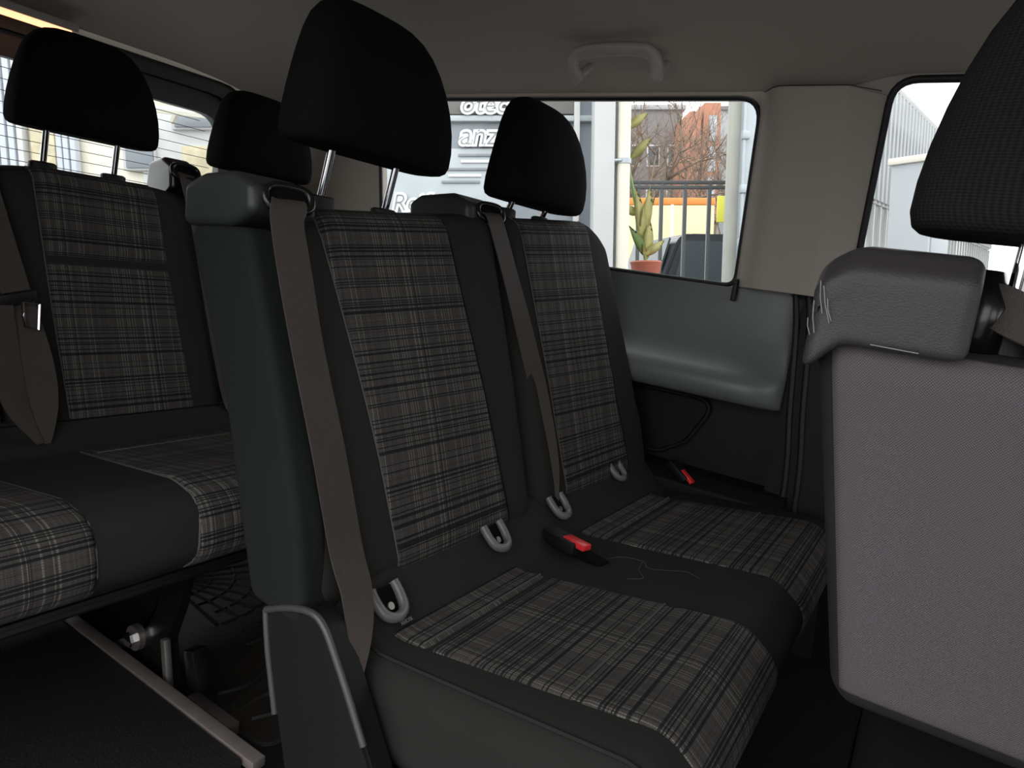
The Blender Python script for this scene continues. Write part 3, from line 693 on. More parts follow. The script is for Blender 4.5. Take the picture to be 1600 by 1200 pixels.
# folding leg: black bracket, pivot bolt, strut
for yy, vis in ((0.632, 1), (1.26, 0)):
    br = prism('leg_bracket', [tuple(p) for p in rounded([(-1.015, 0.30), (-0.945, 0.30), (-0.960, 0.22), (-0.985, 0.15), (-0.955, 0.03), (-1.10, 0.008), (-1.20, 0.008), (-1.06, 0.13), (-1.02, 0.20)], 0.02, 4)], yy, yy+0.022, 'plastic_gloss', B3, bev=0.003)
    prism('bracket_web', [tuple(p) for p in rounded([(-1.20, 0.29), (-1.03, 0.29), (-1.06, 0.19), (-1.12, 0.10), (-1.25, 0.008), (-1.38, 0.008)], 0.015, 3)], yy+0.03, yy+0.05, 'plastic_gloss', br, bev=0.003)
    tube('pivot_washer', [(-1.068, yy-0.010, 0.125), (-1.068, yy+0.002, 0.125)], 0.022, 'steel_worn', br, n=24)
    tube('pivot_bolt', [(-1.068, yy-0.020, 0.125), (-1.068, yy-0.008, 0.125)], 0.013, 'chrome', br, n=6)
    box('strut', (-0.965, yy-0.006, 0.088), (0.014, 0.012, 0.15), 'steel_worn', br, bev=0.003, rot=Matrix.Rotation(math.radians(-12), 3, 'Y'))
    box('latch', (-0.925, yy+0.02, 0.12), (0.03, 0.03, 0.07), 'plastic_gloss', br, bev=0.004, rot=Matrix.Rotation(math.radians(-20), 3, 'Y'))
# belts of the rear row
ribbon('seat_belt', [(-1.62, 0.545, 0.965), (-1.565, 0.550, 0.945), (-1.520, 0.560, 0.87), (-1.475, 0.575, 0.76), (-1.440, 0.592, 0.655), (-1.405, 0.606, 0.55), (-1.385, 0.612, 0.47), (-1.345, 0.603, 0.405)],
       0.05, 'belt_webbing', B3, wdir=[(0, 1, 0)]*5+[(0.3, 1, 0), (0.4, 1, 0), (0.8, 1, 0)], widths=[0.048]*4+[0.05, 0.056, 0.05, 0.014])
ribbon('seat_belt', [(-1.425, 0.552, 0.648), (-1.405, 0.556, 0.56), (-1.380, 0.568, 0.47), (-1.340, 0.590, 0.408)], 0.05, 'belt_webbing', B3, wdir=[(0, 1, 0), (-0.2, 1, 0), (-0.4, 1, 0), (-0.6, 1, 0)], widths=[0.05, 0.056, 0.05, 0.016])
tg_ = box('belt_tongue', (-1.432, 0.583, 0.660), (0.016, 0.070, 0.024), 'plastic_black', B3, bev=0.006, rot=Matrix.Rotation(math.radians(12), 3, 'X'))
tube('tongue_plate', [(-1.424, 0.592, 0.655), (-1.410, 0.590, 0.612), (-1.408, 0.612, 0.606), (-1.420, 0.618, 0.652)], 0.0032, 'chrome', tg_, n=6, closed=True)
for yy in (0.985, 0.53):
    b_ = belt_box(B3, [(-1.69, 0.885), (-1.60, 0.885), (-1.575, 0.91), (-1.58, 0.962), (-1.62, 0.98), (-1.68, 0.965)], yy-0.03, yy+0.04, (-1.572, yy, 0.950), (0.9, -0.1, 0.4), 'plastic_gloss')
ribbon('seat_belt', [(-1.60, 0.985, 0.948), (-1.568, 0.985, 0.944), (-1.548, 0.99, 0.90), (-1.515, 1.0, 0.80), (-1.46, 1.01, 0.62), (-1.40, 1.02, 0.45), (-1.36, 1.02, 0.41)], 0.045, 'belt_webbing', B3, widths=[0.042]*7)

# ------------------------------------------------------------------ seat seen from behind, beside the camera (local frame, then turned)
FS = bpy.data.objects.new('front_seat', None); COL.objects.link(FS); ORG[FS.name] = Vector((0, 0, 0))
tag(FS, 'single seat seen from behind with grey woven back and scuffed plastic shoulder box', 'seat')
fb = Profile([(-0.02, 0.480), (0.11, 0.45), (0.10, 0.60), (0.05, 0.835), (-0.075, 0.832), (-0.055, 0.70)], [0.02, 0.03, 0.2, 0.045, 0.035, 0.3], 90)
def tap(v): return Vector((v.x, (v.y*(1+0.75*(v.z-0.83)))+0.06*(v.z-0.83), v.z))
fp = Pad(fb, -0.212, 0.212, 0.03, None, tap)
fbk = fp.body('backrest', 'fabric_black', FS, nu=18)
qa, qb = fb.find(-0.060, 0.8335), fb.find(-0.022, 0.492)
qb = qb if qb > qa else qb+1
fp.patch('back_cloth', qa, qb, (-0.198, -0.198), (0.198, 0.198), 'seatback_weave', fbk, off=0.003)
fp.patch('plaid_insert', fb.find(0.11, 0.52), fb.find(0.055, 0.82), (-0.13, -0.12), (0.13, 0.12), 'plaid_fabric', fbk, off=0.004)
bxf = Profile([(-0.088, 0.822), (0.012, 0.822), (0.048, 0.845), (0.045, 0.895), (0.0, 0.912), (-0.072, 0.905), (-0.094, 0.884)], [0.008, 0.012, 0.02, 0.025, 0.02, 0.012, 0.014], 90)
def boxwarp(v):
    t = sstep(0.185, 0.222, v.y); return Vector((v.x, v.y+0.03*min(0, v.z-0.88), v.z-(0.030*t if v.z < 0.84 else 0.018*t*(v.z > 0.86))))
fbx = Pad(bxf, 0.098, 0.217, 0.012, None, boxwarp).body('belt_box', 'plastic_grain', FS, nu=14); fbx['label'] = 'scuffed grained plastic shoulder box'
for (y, z0, y2, z1) in ((0.212, 0.872, 0.206, 0.845), (0.209, 0.868, 0.199, 0.838), (0.214, 0.855, 0.209, 0.828), (0.204, 0.858, 0.198, 0.840), (0.216, 0.84, 0.212, 0.826), (0.165, 0.826, 0.130, 0.825)):
    tube('scuff_mark', [(-0.0955, y, z0), (-0.0945, (y+y2)/2+0.001, (z0+z1)/2), (-0.0925, y2, z1)], 0.00045, 'scuff', fbx, n=5)
headrest(FS, -0.018, 0.0, 0.925, 'headrest_weave', hw=0.162, hd=0.060, h=0.235, lean=0.10, post_z=0.842, post_x=-0.02, hps=0.072)
loft('outlet_shell', [((-0.01, 0.092, 0.832), 0.04, 0.022, 2.5), ((-0.01, 0.09, 0.87), 0.042, 0.02, 2.5), ((0.0, 0.094, 0.90), 0.03, 0.014, 2.5)], 'plastic_gloss', FS, n=24)
ribbon('seat_belt', [(-0.03, 0.096, 0.874), (-0.044, 0.080, 0.870), (-0.050, 0.060, 0.860), (-0.040, 0.020, 0.848), (0.0, -0.03, 0.845), (0.06, -0.07, 0.81), (0.115, -0.10, 0.62)], 0.046, 'belt_webbing', FS, wdir=[(0.3, 0, 1), (0.35, 0, 1), (0.5, 0.1, 1), (0.8, 0.3, 0.6), (0.8, 0.6, 0.2), (0.3, 0.9, 0), (0, 1, 0)], widths=[0.034, 0.036, 0.038, 0.042, 0.045, 0.046, 0.046])
fcu = Profile([(0.04, 0.30), (0.50, 0.30), (0.56, 0.40), (0.50, 0.47), (0.2, 0.45), (0.10, 0.48)], [0.02, 0.04, 0.05, 0.05, 0.1, 0.03], 80)
fcp = Pad(fcu, -0.20, 0.10, 0.04); fc = fcp.body('cushion', 'fabric_headrest', FS, nu=14)
fcp.patch('plaid_insert', fcu.find(0.55, 0.36), fcu.find(0.2, 0.45), (-0.15, -0.14), (0.05, 0.04), 'plaid_fabric', fc)
box('seat_pan', (0.28, -0.06, 0.27), (0.42, 0.24, 0.06), 'plastic_gloss', FS, bev=0.01)
loft('pedestal', [((0.28, -0.05, 0.0), 0.18, 0.11, 5), ((0.28, -0.05, 0.03), 0.18, 0.11, 5), ((0.28, -0.05, 0.06), 0.15, 0.10, 5), ((0.28, -0.05, 0.25), 0.15, 0.10, 5)], 'plastic_gloss', FS, n=32, sharp=40)
FS.location = (0.108, 0.735, 0.0); FS.rotation_euler = (0, 0, math.radians(92))

# ================================================================== FLOOR FITTINGS
fr = box('floor_rail', (-1.10, 0.603, 0.094), (0.80, 0.022, 0.016), 'rail_alloy', bev=0.002); tag(fr, 'long worn alloy seat rail let into the floor beneath the rear bench', 'rail')
fr2 = box('floor_rail', (-0.93, 0.69, 0.012), (0.12, 0.022, 0.024), 'rail_alloy', bev=0.003); tag(fr2, 'short worn alloy rail piece beside the long floor rail', 'rail')
fm = thing('rubber_mat', 'dirty black ribbed rubber floor mat under the rear bench', 'mat', (-1.2, 0.96, 0.0))
prism('mat_sheet', rrect(-1.60, -0.80, 0.70, 1.22, 0.04), 0.0005, 0.008, 'mat_rubber', fm, axis='z', bev=0.002)
cx, cy = -1.42, 0.90
for k in range(9):
    a = math.radians(-8+11.5*k)
    pts = [(cx+r*math.cos(a), cy+r*math.sin(a), 0.009) for r in (0.05, 0.25, 0.52) if cx+r*math.cos(a) < -0.99 and cy+r*math.sin(a) < 1.2]
    if len(pts) > 1: tube('rib', pts, 0.0042, 'mat_rubber', fm, n=5)
for i, r in enumerate((0.10, 0.15, 0.20, 0.25, 0.30, 0.35, 0.40)):
    for k in range(8):
        a0 = math.radians(-6+11.5*k+(0 if i % 2 else 4)); a1 = a0+math.radians(8)
        P = [(cx+r*math.cos(a0+(a1-a0)*t/3), cy+r*math.sin(a0+(a1-a0)*t/3), 0.009) for t in range(4)]
        if max(p[0] for p in P) < -1.0 and max(p[1] for p in P) < 1.2: tube('rib', P, 0.0036, 'mat_rubber', fm, n=5)
for i in range(4):
    tube('rib', catmull([(-0.975+0.035*i+0.014*math.sin(1.7*k+i*1.9), 0.73+0.055*k, 0.009) for k in range(9)], 5), 0.0045, 'mat_rubber', fm, n=5)


# ================================================================== THE YARD OUTSIDE (east, north, up of the yard)
def ything(name, label, cat, base, group=None):
    o = bpy.data.objects.new(name, None); COL.objects.link(o); o.empty_display_size = 0.1
    o.matrix_world = OUTM @ Matrix.Translation(Vector(base)); ORG[o.name] = Vector(base)
    return tag(o, label, cat, group)
def ybox(name, px0, px1, py0, py1, n, d, material, parent, bev=0.004):
    """upright board between two pixels' directions at distance n, thickness d going away"""
    a, b = yard(px0, py1, n), yard(px1, py0, n)
    return box(name, ((a.x+b.x)/2, n+d/2, (a.z+b.z)/2), (abs(b.x-a.x), d, abs(b.z-a.z)), material, parent, bev=bev)
def ycol(name, px0, px1, u0, u1, n, d, material, parent, bev=0.004):
    a, b = yard(px0, 463, n).x, yard(px1, 463, n).x
    return box(name, ((a+b)/2, n+d/2, (u0+u1)/2), (b-a, d, u1-u0), material, parent, bev=bev)
gr = build('yard_ground', [(-60, -30, GROUND), (60, -30, GROUND), (60, 80, GROUND), (-60, 80, GROUND), (-60, -30, GROUND-0.2), (60, -30, GROUND-0.2), (60, 80, GROUND-0.2), (-60, 80, GROUND-0.2)],
           [(0, 1, 2, 3), (7, 6, 5, 4), (0, 4, 5, 1), (1, 5, 6, 2), (2, 6, 7, 3), (3, 7, 4, 0)], 'asphalt', smooth=False); gr.matrix_world = OUTM; tag(gr, 'grey asphalt yard around the van', kind='structure')

# --- shop front with window lettering
sf = ything('shop_front', 'pale grey shop front with white outlined window lettering outside the side window', 'shop', (yard(720, 300, 4.3).x, 4.3, GROUND))
ycol('back_wall', 430, 938, GROUND, 3.0, 4.36, 0.12, 'shop_blue', sf)
ybox('fascia_board', 430, 900, 40, 178, 4.33, 0.03, 'shop_dark', sf)
ybox('pale_band', 430, 930, 180, 189, 4.32, 0.04, 'shop_pale', sf)
ybox('window_poster', 590, 800, 232, 420, 4.345, 0.012, 'shop_pale', sf)
ybox('mullion', 893, 908, 40, 600, 4.30, 0.07, 'wall_white', sf)
def letters(body_, px, py, n, size, parent, shear=0.2):
    p = yard(px, py, n)
    for off, dz, m in ((0.011, 0.0, 'letter_white'), (-0.004, 0.008, 'letter_grey')):
        me = text_mesh(body_, size, shear, 0.004, off); o = link('lettering', me, m, parent, False)
        o.matrix_local = Matrix.Translation(p-ORG[parent.name]-Vector((0, dz, 0))) @ Matrix.Rotation(math.pi/2, 4, 'X')
letters('otec', 719, 176, 4.31, 0.155, sf)
letters('anzi', 717, 226, 4.33, 0.172, sf)
letters('Reifen', 612, 329, 4.325, 0.145, sf)
for k, (a, b, y) in enumerate(((716, 770, 240), (720, 766, 250), (690, 760, 262), (700, 752, 272), (690, 750, 282))):
    ybox('small_print', a, b, y, y+4, 4.335, 0.006, 'letter_white' if k % 2 else 'letter_grey', sf, bev=0.001)
# --- column, pipe, gate post
fc_ = ything('facade_column', 'broad white rendered column beside the shop front', 'column', (yard(942, 463, 4.1).x, 4.1, GROUND))
ycol('shaft', 925, 957, GROUND, 3.0, 4.1, 0.16, 'wall_white', fc_, 0.008)
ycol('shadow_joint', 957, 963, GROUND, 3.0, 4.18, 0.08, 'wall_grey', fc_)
dp = ything('drain_pipe', 'cream drain pipe with steel clamp running up the white column', 'pipe', (yard(973, 463, 4.08).x, 4.08, GROUND))
x = yard(973, 463, 4.08).x; r = yard(983, 463, 4.08).x-x
tube('pipe', [(x, 4.14, GROUND), (x, 4.14, 3.0)], r, 'wall_cream', dp, n=20)
uc = yard(973, 249, 4.08).z
tube('clamp', [(x, 4.14, uc-0.014), (x, 4.14, uc+0.014)], r+0.006, 'galvanised', dp, n=20)
tube('clamp_bolt', [(x-r-0.05, 4.12, uc), (x-r+0.02, 4.10, uc)], 0.009, 'galvanised', dp, n=8)
gp = ything('gate_post', 'galvanised steel gate post with hinge rod behind the side window', 'post', (yard(1170, 463, 3.4).x, 3.4, GROUND))
ycol('olive_jamb', 1132, 1148, GROUND, 2.6, 3.45, 0.06, 'jamb_olive', gp)
ycol('steel_post', 1152, 1196, GROUND, 2.6, 3.40, 0.10, 'galvanised', gp, 0.006)
xr = yard(1152, 463, 3.38).x
tube('hinge_rod', [(xr, 3.37, GROUND+0.3), (xr, 3.37, 2.4)], 0.008, 'galvanised', gp, n=10)
for py in (212, 296, 380):
    u = yard(1165, py, 3.38).z; box('hinge', (xr+0.005, 3.37, u), (0.036, 0.03, 0.04), 'galvanised', gp, bev=0.005)
# --- iron fence
fe = ything('iron_fence', 'dark iron bar fence with top rail beyond the white column', 'fence', (yard(1060, 463, 7.0).x, 7.0, GROUND))
e0, e1 = yard(970, 463, 7.0).x, yard(1150, 463, 7.0).x
for py in (285, 293):
    u = yard(1060, py, 7.0).z; box('rail', ((e0+e1)/2, 7.0, u), (e1-e0, 0.04, 0.03), 'fence_dark', fe)
for px in (998, 1034, 1071, 1109):
    p = yard(px, 284, 7.0); box('bar', (p.x, 7.0, (p.z+GROUND)/2), (0.036, 0.036, p.z-GROUND), 'fence_dark', fe, bev=0.002)
# --- potted plant with large golden leaves
pp = ything('potted_plant', 'tall plant with golden green leaves in a terracotta pot by the pipe', 'plant', (yard(1000, 463, 4.9).x, 4.9, GROUND))
bx_, bu = yard(1008, 463, 4.9).x, yard(1000, 410, 4.9).z
LO = ORG[pp.name]
box('stand', (bx_, 4.9, (GROUND+bu-0.22)/2), (0.20, 0.20, bu-0.22-GROUND), 'wall_grey', pp, bev=0.006)
loft('pot', [((bx_, 4.9, bu-0.22), 0.075, 0.075, 2), ((bx_, 4.9, bu-0.02), 0.105, 0.105, 2), ((bx_, 4.9, bu), 0.112, 0.112, 2), ((bx_, 4.9, bu+0.01), 0.10, 0.10, 2)], 'terracotta', pp, n=24, sharp=40)
tube('stem', catmull([(bx_, 4.9, bu), (bx_-0.08, 4.91, bu+0.4), (bx_-0.16, 4.92, bu+0.8), (bx_-0.18, 4.92, bu+1.12)], 6), 0.012, 'leaf_green', pp)
def leaf(base, tip, w, material, parent, droop=0.03):
    base, tip = Vector(base), Vector(tip); d = tip-base; side = d.cross(Vector((0, 1, 0))).normalized(); V = []; Fc = []
    n = 9
    for i in range(n+1):
        t = i/n; c = base+d*t+Vector((0, -droop*math.sin(math.pi*t), 0)); ww = w*math.sin(math.pi*(0.06+0.94*t)**0.8)*0.5+0.001
        V += [c-side*ww+Vector((0, -0.012*ww/w, 0)), c+Vector((0, 0.010, 0)), c+side*ww+Vector((0, -0.012*ww/w, 0)), c+Vector((0, 0.013, 0))]
    for i in range(n):
        a, b = i*4, (i+1)*4
        for k in range(4): Fc.append((a+k, a+(k+1) % 4, b+(k+1) % 4, b+k))
    Fc += [(3, 2, 1, 0), (n*4, n*4+1, n*4+2, n*4+3)]
    return build('leaf', V, Fc, material, parent)
rl = random.Random(3)
for k, (h, dx, dz, w, m_) in enumerate(((0.02, 0.02, 0.28, 0.07, 'leaf_gold'), (0.05, -0.12, 0.20, 0.06, 'leaf_green'), (0.05, 0.13, 0.10, 0.06, 'leaf_gold'), (0.15, -0.06, 0.36, 0.07, 'leaf_gold'), (0.18, 0.05, 0.33, 0.075, 'leaf_gold'),
        (0.30, 0.11, 0.14, 0.06, 'leaf_green'), (0.33, -0.13, 0.05, 0.06, 'leaf_gold'), (0.70, 0.13, 0.13, 0.06, 'leaf_gold'), (0.90, 0.14, 0.10, 0.06, 'leaf_gold'), (0.80, -0.16, 0.15, 0.07, 'leaf_green'), (1.10, -0.2, 0.16, 0.08, 'leaf_gold'), (1.12, -0.05, 0.25, 0.08, 'leaf_gold'))):
    sx = bx_-0.08*h/0.4 if h < 0.4 else bx_-0.08-0.10*(h-0.4)/0.7
    leaf((sx, 4.9, bu+h), (sx+dx, 4.9-0.06*rl.random(), bu+h+dz), w, m_, pp)
# --- parked dark car behind the fence
def car(name, label, base, L, H, material, yawdeg, Wd=1.7):
    c = ything(name, label, 'car', base); c.matrix_world = OUTM @ Matrix.Translation(Vector(base)) @ Matrix.Rotation(math.radians(yawdeg), 4, 'Z'); ORG[c.name] = Vector((0, 0, 0))
    low = rounded([(-L/2, 0.25), (L/2, 0.25), (L/2, 0.62), (L*0.28, 0.80), (-L*0.42, 0.84), (-L/2, 0.75)], [0.1, 0.1, 0.12, 0.2, 0.2, 0.1], 5)
    prism('body', [tuple(p) for p in low], -Wd/2, Wd/2, material, c, bev=0.05)
    cab = rounded([(-L*0.42, 0.78), (L*0.26, 0.78), (L*0.08, H), (-L*0.30, H)], [0.05, 0.05, 0.2, 0.2], 5)
    prism('cabin', [tuple(p) for p in cab], -Wd*0.43, Wd*0.43, material, c, bev=0.05)
    for sgn in (-1, 1):
        for a, b in ((-0.36, -0.10), (-0.08, 0.17)):
            g = [(L*a, 0.84), (L*b, 0.84), (L*(b-0.06 if b > 0 else b), H-0.09), (L*(a+0.07 if a < -0.2 else a), H-0.09)]
            prism('side_window', g, sgn*(Wd*0.43+0.005)-0.004, sgn*(Wd*0.43+0.005)+0.004, 'pane_dark', c)
        for xx in (-0.31, 0.31):
            w = tube('wheel', [(L*xx, sgn*(Wd/2-0.19), 0.31), (L*xx, sgn*(Wd/2+0.01), 0.31)], 0.31, 'rubber', c, n=28)
            tube('hub', [(L*xx, sgn*(Wd/2-0.02), 0.31), (L*xx, sgn*(Wd/2+0.02), 0.31)], 0.19, 'galvanised', w, n=18)
    for (xa, za, xb, zb, name_) in ((L*0.25, 0.82, L*0.10, H-0.05, 'windscreen'), (-L*0.41, 0.84, -L*0.315, H-0.05, 'rear_screen')):
        e = 1 if xa > 0 else -1; o_ = Vector((0.014*e, 0, 0.012))
        q = [Vector((xa, -Wd*0.37, za)), Vector((xa, Wd*0.37, za)), Vector((xb, Wd*0.34, zb)), Vector((xb, -Wd*0.34, zb))]
        build(name_, [v+o_ for v in q]+[v-o_*0.5 for v in q], [(0, 1, 2, 3), (7, 6, 5, 4), (0, 4, 5, 1), (1, 5, 6, 2), (2, 6, 7, 3), (3, 7, 4, 0)], 'pane_dark', c, smooth=False)
    return c


p = yard(1068, 463, 9.6); car('parked_car', 'dark parked car behind the iron fence', (p.x+0.9, 9.6, GROUND), 4.6, 2.22, 'car_dark', 12)
# --- yellow and orange box truck further back
p = yard(1040, 463, 15.0); tk = ything('box_truck', 'pale yellow box truck with orange top stripe behind the fence', 'truck', (p.x, 15.0, GROUND))
ub, um, ut = yard(1040, 368, 15.0).z, yard(1040, 320, 15.0).z, yard(1040, 309, 15.0).z
ex0, ex1 = yard(975, 463, 15.0).x, yard(1112, 463, 15.0).x
box('cargo_box', ((ex0+ex1)/2, 16.0, (um+GROUND+0.8)/2), (ex1-ex0, 2.0, um-GROUND-0.8), 'truck_yellow', tk, bev=0.03)
box('orange_stripe', ((ex0+ex1)/2, 16.0, (um+ut)/2), (ex1-ex0+0.02, 2.02, ut-um), 'truck_orange', tk, bev=0.02)
box('corner_post', (ex0+(ex1-ex0)*0.52, 14.99, (um+GROUND+0.8)/2), (0.06, 0.04, um-GROUND-0.8), 'letter_white', tk)
box('chassis', ((ex0+ex1)/2, 16.0, GROUND+0.65), (ex1-ex0, 1.2, 0.25), 'fence_dark', tk)
for xx in (ex0+0.5, ex1-0.5):
    tube('wheel', [(xx, 15.05, GROUND+0.45), (xx, 15.4, GROUND+0.45)], 0.45, 'rubber', tk, n=24)
ys = ything('yard_sign', 'bright yellow panel sign right of the iron fence', 'sign', (yard(1131, 463, 6.6).x, 6.6, GROUND))
ybox('panel', 1120, 1143, 306, 347, 6.6, 0.02, 'sign_yellow', ys)
xs_ = yard(1131, 463, 6.6).x; tube('post', [(xs_, 6.63, GROUND), (xs_, 6.63, yard(1131, 310, 6.6).z)], 0.02, 'galvanised', ys)
# --- houses far behind
hb = ything('apartment_house', 'dark grey flat-roofed apartment house far behind the bare trees', 'building', (yard(1020, 463, 44).x, 44.0, GROUND))
ex0, ex1 = yard(900, 463, 44).x, yard(1056, 463, 44).x; ut = yard(1000, 171, 44).z
box('walls', ((ex0+ex1)/2, 49, (ut+GROUND)/2), (ex1-ex0, 10, ut-GROUND), 'house_grey', hb, bev=0.05)
box('roof_edge', ((ex0+ex1)/2, 49, ut+0.1), (ex1-ex0+0.5, 10.4, 0.3), 'wall_grey', hb, bev=0.05)
for i in range(5):
    for j in range(4):
        w = box('window', (ex0+0.9+i*1.25, 43.98, 0.8+j*2.6), (0.8, 0.1, 1.3), 'wall_white', hb, bev=0.02); box('pane', (ex0+0.9+i*1.25, 43.92, 0.8+j*2.6), (0.64, 0.04, 1.14), 'pane_dark', w, bev=0.01)
bt = ything('brick_tower', 'orange-red brick stair tower with a glazed strip rising behind the trees', 'building', (yard(1092, 463, 40).x, 40.0, GROUND))
ex0, ex1 = yard(1080, 463, 40).x, yard(1116, 463, 40).x; ut = yard(1090, 160, 40).z; ul = yard(1085, 173, 40).z
box('tower_wall', ((ex0+ex1)/2+0.2, 42, (ut+GROUND)/2), (ex1-ex0-0.4, 4, ut-GROUND), 'brick_red', bt, bev=0.03)
box('lower_wing', (ex0-0.05, 41.9, (ul+GROUND)/2), (0.7, 3.6, ul-GROUND), 'brick_red', bt, bev=0.03)
for j in range(7):
    w = box('window', ((ex0+ex1)/2+0.25, 39.99, -0.6+j*1.65), (0.46, 0.08, 1.4), 'wall_grey', bt, bev=0.01); box('pane', ((ex0+ex1)/2+0.25, 39.95, -0.6+j*1.65), (0.36, 0.04, 1.25), 'panel_blue', w, bev=0.01)
rb = ything('apartment_house', 'pale grey block right of the brick tower', 'building', (yard(1140, 463, 46).x, 46.0, GROUND))
ex0, ex1 = yard(1114, 463, 46).x, yard(1190, 463, 46).x; ut = yard(1130, 172, 46).z
box('walls', ((ex0+ex1)/2, 50, (ut+GROUND)/2), (ex1-ex0, 8, ut-GROUND), 'wall_grey', rb, bev=0.05)
box('roof_edge', ((ex0+ex1)/2, 50, ut+0.1), (ex1-ex0+0.3, 8.3, 0.25), 'house_grey', rb, bev=0.03)
for j in range(5):
    w = box('window', (ex0+1.0, 45.98, 0.5+j*2.2), (0.8, 0.1, 1.2), 'wall_white', rb, bev=0.02); box('pane', (ex0+1.0, 45.92, 0.5+j*2.2), (0.64, 0.04, 1.04), 'pane_dark', w, bev=0.01)
# --- bare trees
def bare_tree(px, n, h, seed, label):
    b = yard(px, 463, n); t = ything('bare_tree', label, 'tree', (b.x, n, GROUND), 'bare trees behind the fence'); rr = random.Random(seed)
    trunk = [(b.x+0.1*rr.uniform(-1, 1)*k, n, GROUND+h*0.42*k/3) for k in range(4)]
    tube('trunk', catmull(trunk, 3), [0.10-0.04*i/9 for i in range(10)], 'bark', t, n=8)
    V = []; Fc = []
    def grow(p, d, L, r, lev):
        pts = [p]; q = p
        for k in range(3):
            d = (d+Vector((rr.uniform(-0.28, 0.28), rr.uniform(-0.28, 0.28), rr.uniform(-0.08, 0.22)))).normalized(); q = q+d*(L/3); pts.append(q)
        v, f = tube_vf(pts, [r, r*0.8, r*0.62, r*0.4], 4); o = len(V); V.extend(v); Fc.extend([tuple(i+o for i in ff) for ff in f])
        if lev < 5:
            for k in range(4 if lev < 4 else 3):
                s_ = pts[rr.choice((1, 2, 2, 3))]; a = rr.uniform(0, 6.28); sp_ = rr.uniform(0.5, 1.0)
                side = d.cross(Vector((math.cos(a), math.sin(a), 0.3))).normalized(); grow(s_, (d+side*sp_).normalized(), L*rr.uniform(0.55, 0.75), r*0.5, lev+1)
    for k in range(8):
        a = 6.28*k/8+rr.random(); p = Vector(trunk[2 if k % 2 else 3])
        grow(p, Vector((0.6*math.cos(a), 0.6*math.sin(a), 0.8)).normalized(), h*0.26, 0.075, 1)
    o = build('branches', V, Fc, 'bark', t); return t
bare_tree(1000, 21, 8.6, 1, 'bare brown tree left of the brick tower, nearest the white column')
bare_tree(1105, 31, 11.0, 5, 'bare brown tree standing right before the brick tower')

# --- behind the tailgate window: a yard building
rb2 = ything('yard_building', 'pale yard building with canopy and ribbed panels seen through the tailgate window', 'building', (yard(160, 463, 6.5).x, 6.5, GROUND))
ycol('wall', -260, 420, GROUND, 2.35, 6.8, 0.2, 'wall_cream', rb2)
for k in range(22):
    px = -230+13.2*k; ycol('ribbed_panel', px, px+9, GROUND, 2.35, 6.70, 0.08, 'panel_blue' if k % 3 else 'wall_white', rb2)
ycol('wall_panel', 68, 104, GROUND+1.2, 2.2, 6.74, 0.05, 'straw', rb2)
for px in (106, 116, 127): ycol('ribbed_panel', px, px+8, GROUND, 2.35, 6.68, 0.08, 'panel_blue', rb2)
for (a, b, c_, d) in ((197, 236, 205, 262), (286, 338, 228, 275), (272, 330, 172, 198)):
    w = ybox('window', a-4, b+4, c_-4, d+4, 6.72, 0.06, 'wall_white', rb2); ybox('pane', a, b, c_, d, 6.70, 0.03, 'shop_blue' if a < 280 else 'straw', w)
ycol('white_wall', 236, 420, GROUND, 2.0, 6.76, 0.06, 'wall_white', rb2)
for k, py in enumerate((146, 158, 168)):
    a, b = yard(225, py, 6.2), yard(350, py+14, 5.6)
    tube('canopy_beam', [a, b], 0.035, 'wall_cream', rb2, n=6)
a, b = yard(300, 130, 6.0), yard(270, 190, 6.6); tube('canopy_beam', [a, b], 0.03, 'wall_cream', rb2, n=6)
pc = yard(230, 463, 4.5); cw = car('parked_car', 'white car with roof just showing behind the tailgate window', (pc.x-1.6, 4.1, GROUND), 3.8, 2.28, 'car_white', 8, 1.6)
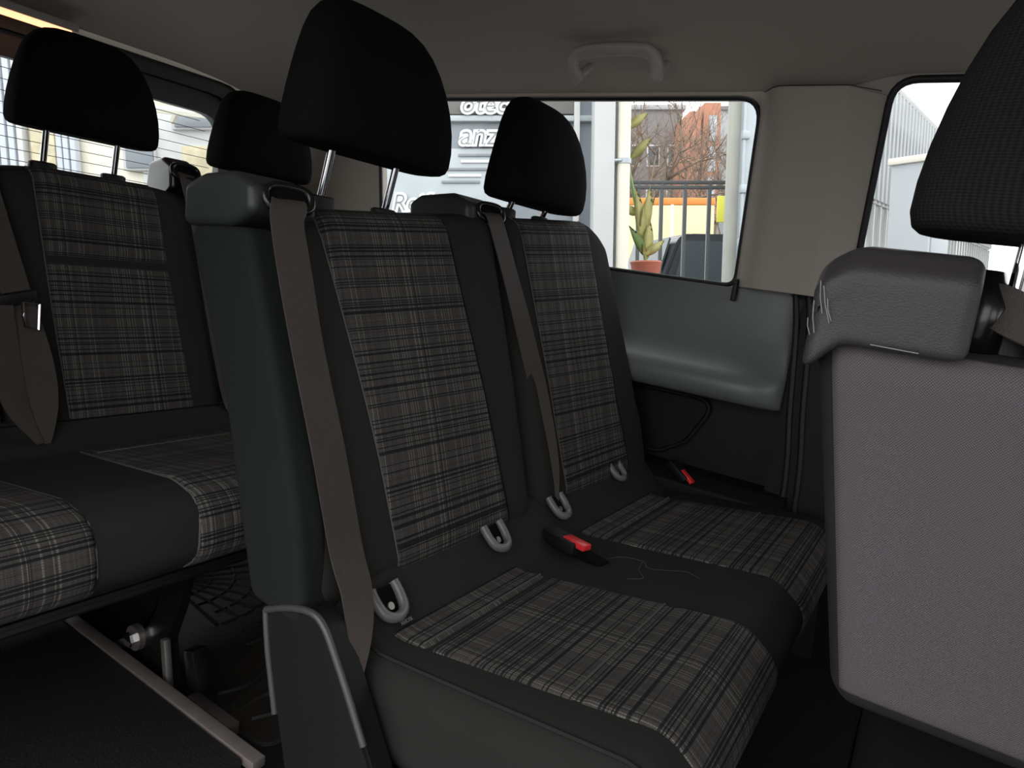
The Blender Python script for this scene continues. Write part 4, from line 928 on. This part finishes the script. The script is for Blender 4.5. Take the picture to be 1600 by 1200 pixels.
# --- front side window: slatted boundary and utility cabinet
a = yard(1395, 125, 7.0); dirv = Vector((math.sin(math.radians(40.3)), math.cos(math.radians(40.3)), 0)); rotz = Matrix.Rotation(math.radians(90-40.3), 3, 'Z')
bf = ything('slatted_wall', 'pale slatted metal boundary wall running off beyond the front side window', 'wall', (a.x, 7.0, GROUND)); ut = a.z
nx = Vector((dirv.y, -dirv.x, 0))
def along(t, off, u): q = Vector((a.x, 7.0, 0))+dirv*t+nx*off; return Vector((q.x, q.y, u))
for k in range(64):
    t = -1.6+0.16*k; box('slat', along(t, 0, ut-0.62), (0.075, 0.03, 1.1), 'wall_grey', bf, bev=0.004, rot=rotz)
for u, h in ((ut, 0.06), (ut-0.42, 0.16), (ut-1.15, 0.08), (ut-2.4, 0.05), (ut-1.9, 0.03)):
    box('rail', along(3.4, -0.05, u), (10.4, 0.05, h), 'fence_light', bf, bev=0.006, rot=rotz)
for k in range(40):
    t = -1.6+0.26*k; box('bar', along(t, -0.03, (ut-1.2+GROUND)/2), (0.03, 0.03, ut-1.2-GROUND), 'fence_light', bf, bev=0.003, rot=rotz)
box('backing', along(3.4, -0.6, (ut-0.25+GROUND)/2), (10.4, 0.05, ut-0.25-GROUND), 'fence_light', bf, rot=rotz)
uc_ = ything('utility_cabinet', 'tall pale grey utility cabinet with cream cap before the slatted wall', 'cabinet', (yard(1408, 463, 4.6).x, 4.6, GROUND))
ut2 = yard(1405, 250, 4.6).z; x0, x1 = yard(1381, 463, 4.6).x, yard(1434, 463, 4.6).x
rc = Matrix.Rotation(math.radians(-50), 3, 'Z')
box('body', ((x0+x1)/2+0.20, 4.80, (ut2+GROUND)/2), (0.26, 0.36, ut2-GROUND), 'cabinet_grey', uc_, bev=0.008, rot=rc)
box('cap', ((x0+x1)/2+0.20, 4.80, ut2+0.02), (0.30, 0.40, 0.045), 'cabinet_cap', uc_, bev=0.008, rot=rc)
box('door', ((x0+x1)/2+0.20, 4.80, ut2-0.5)+rc @ Vector((0.133, 0, 0)) if False else tuple(Vector(((x0+x1)/2+0.20, 4.80, ut2-0.45))+rc @ Vector((0.133, 0, 0))), (0.012, 0.30, 0.6), 'cabinet_grey', uc_, bev=0.003, rot=rc)
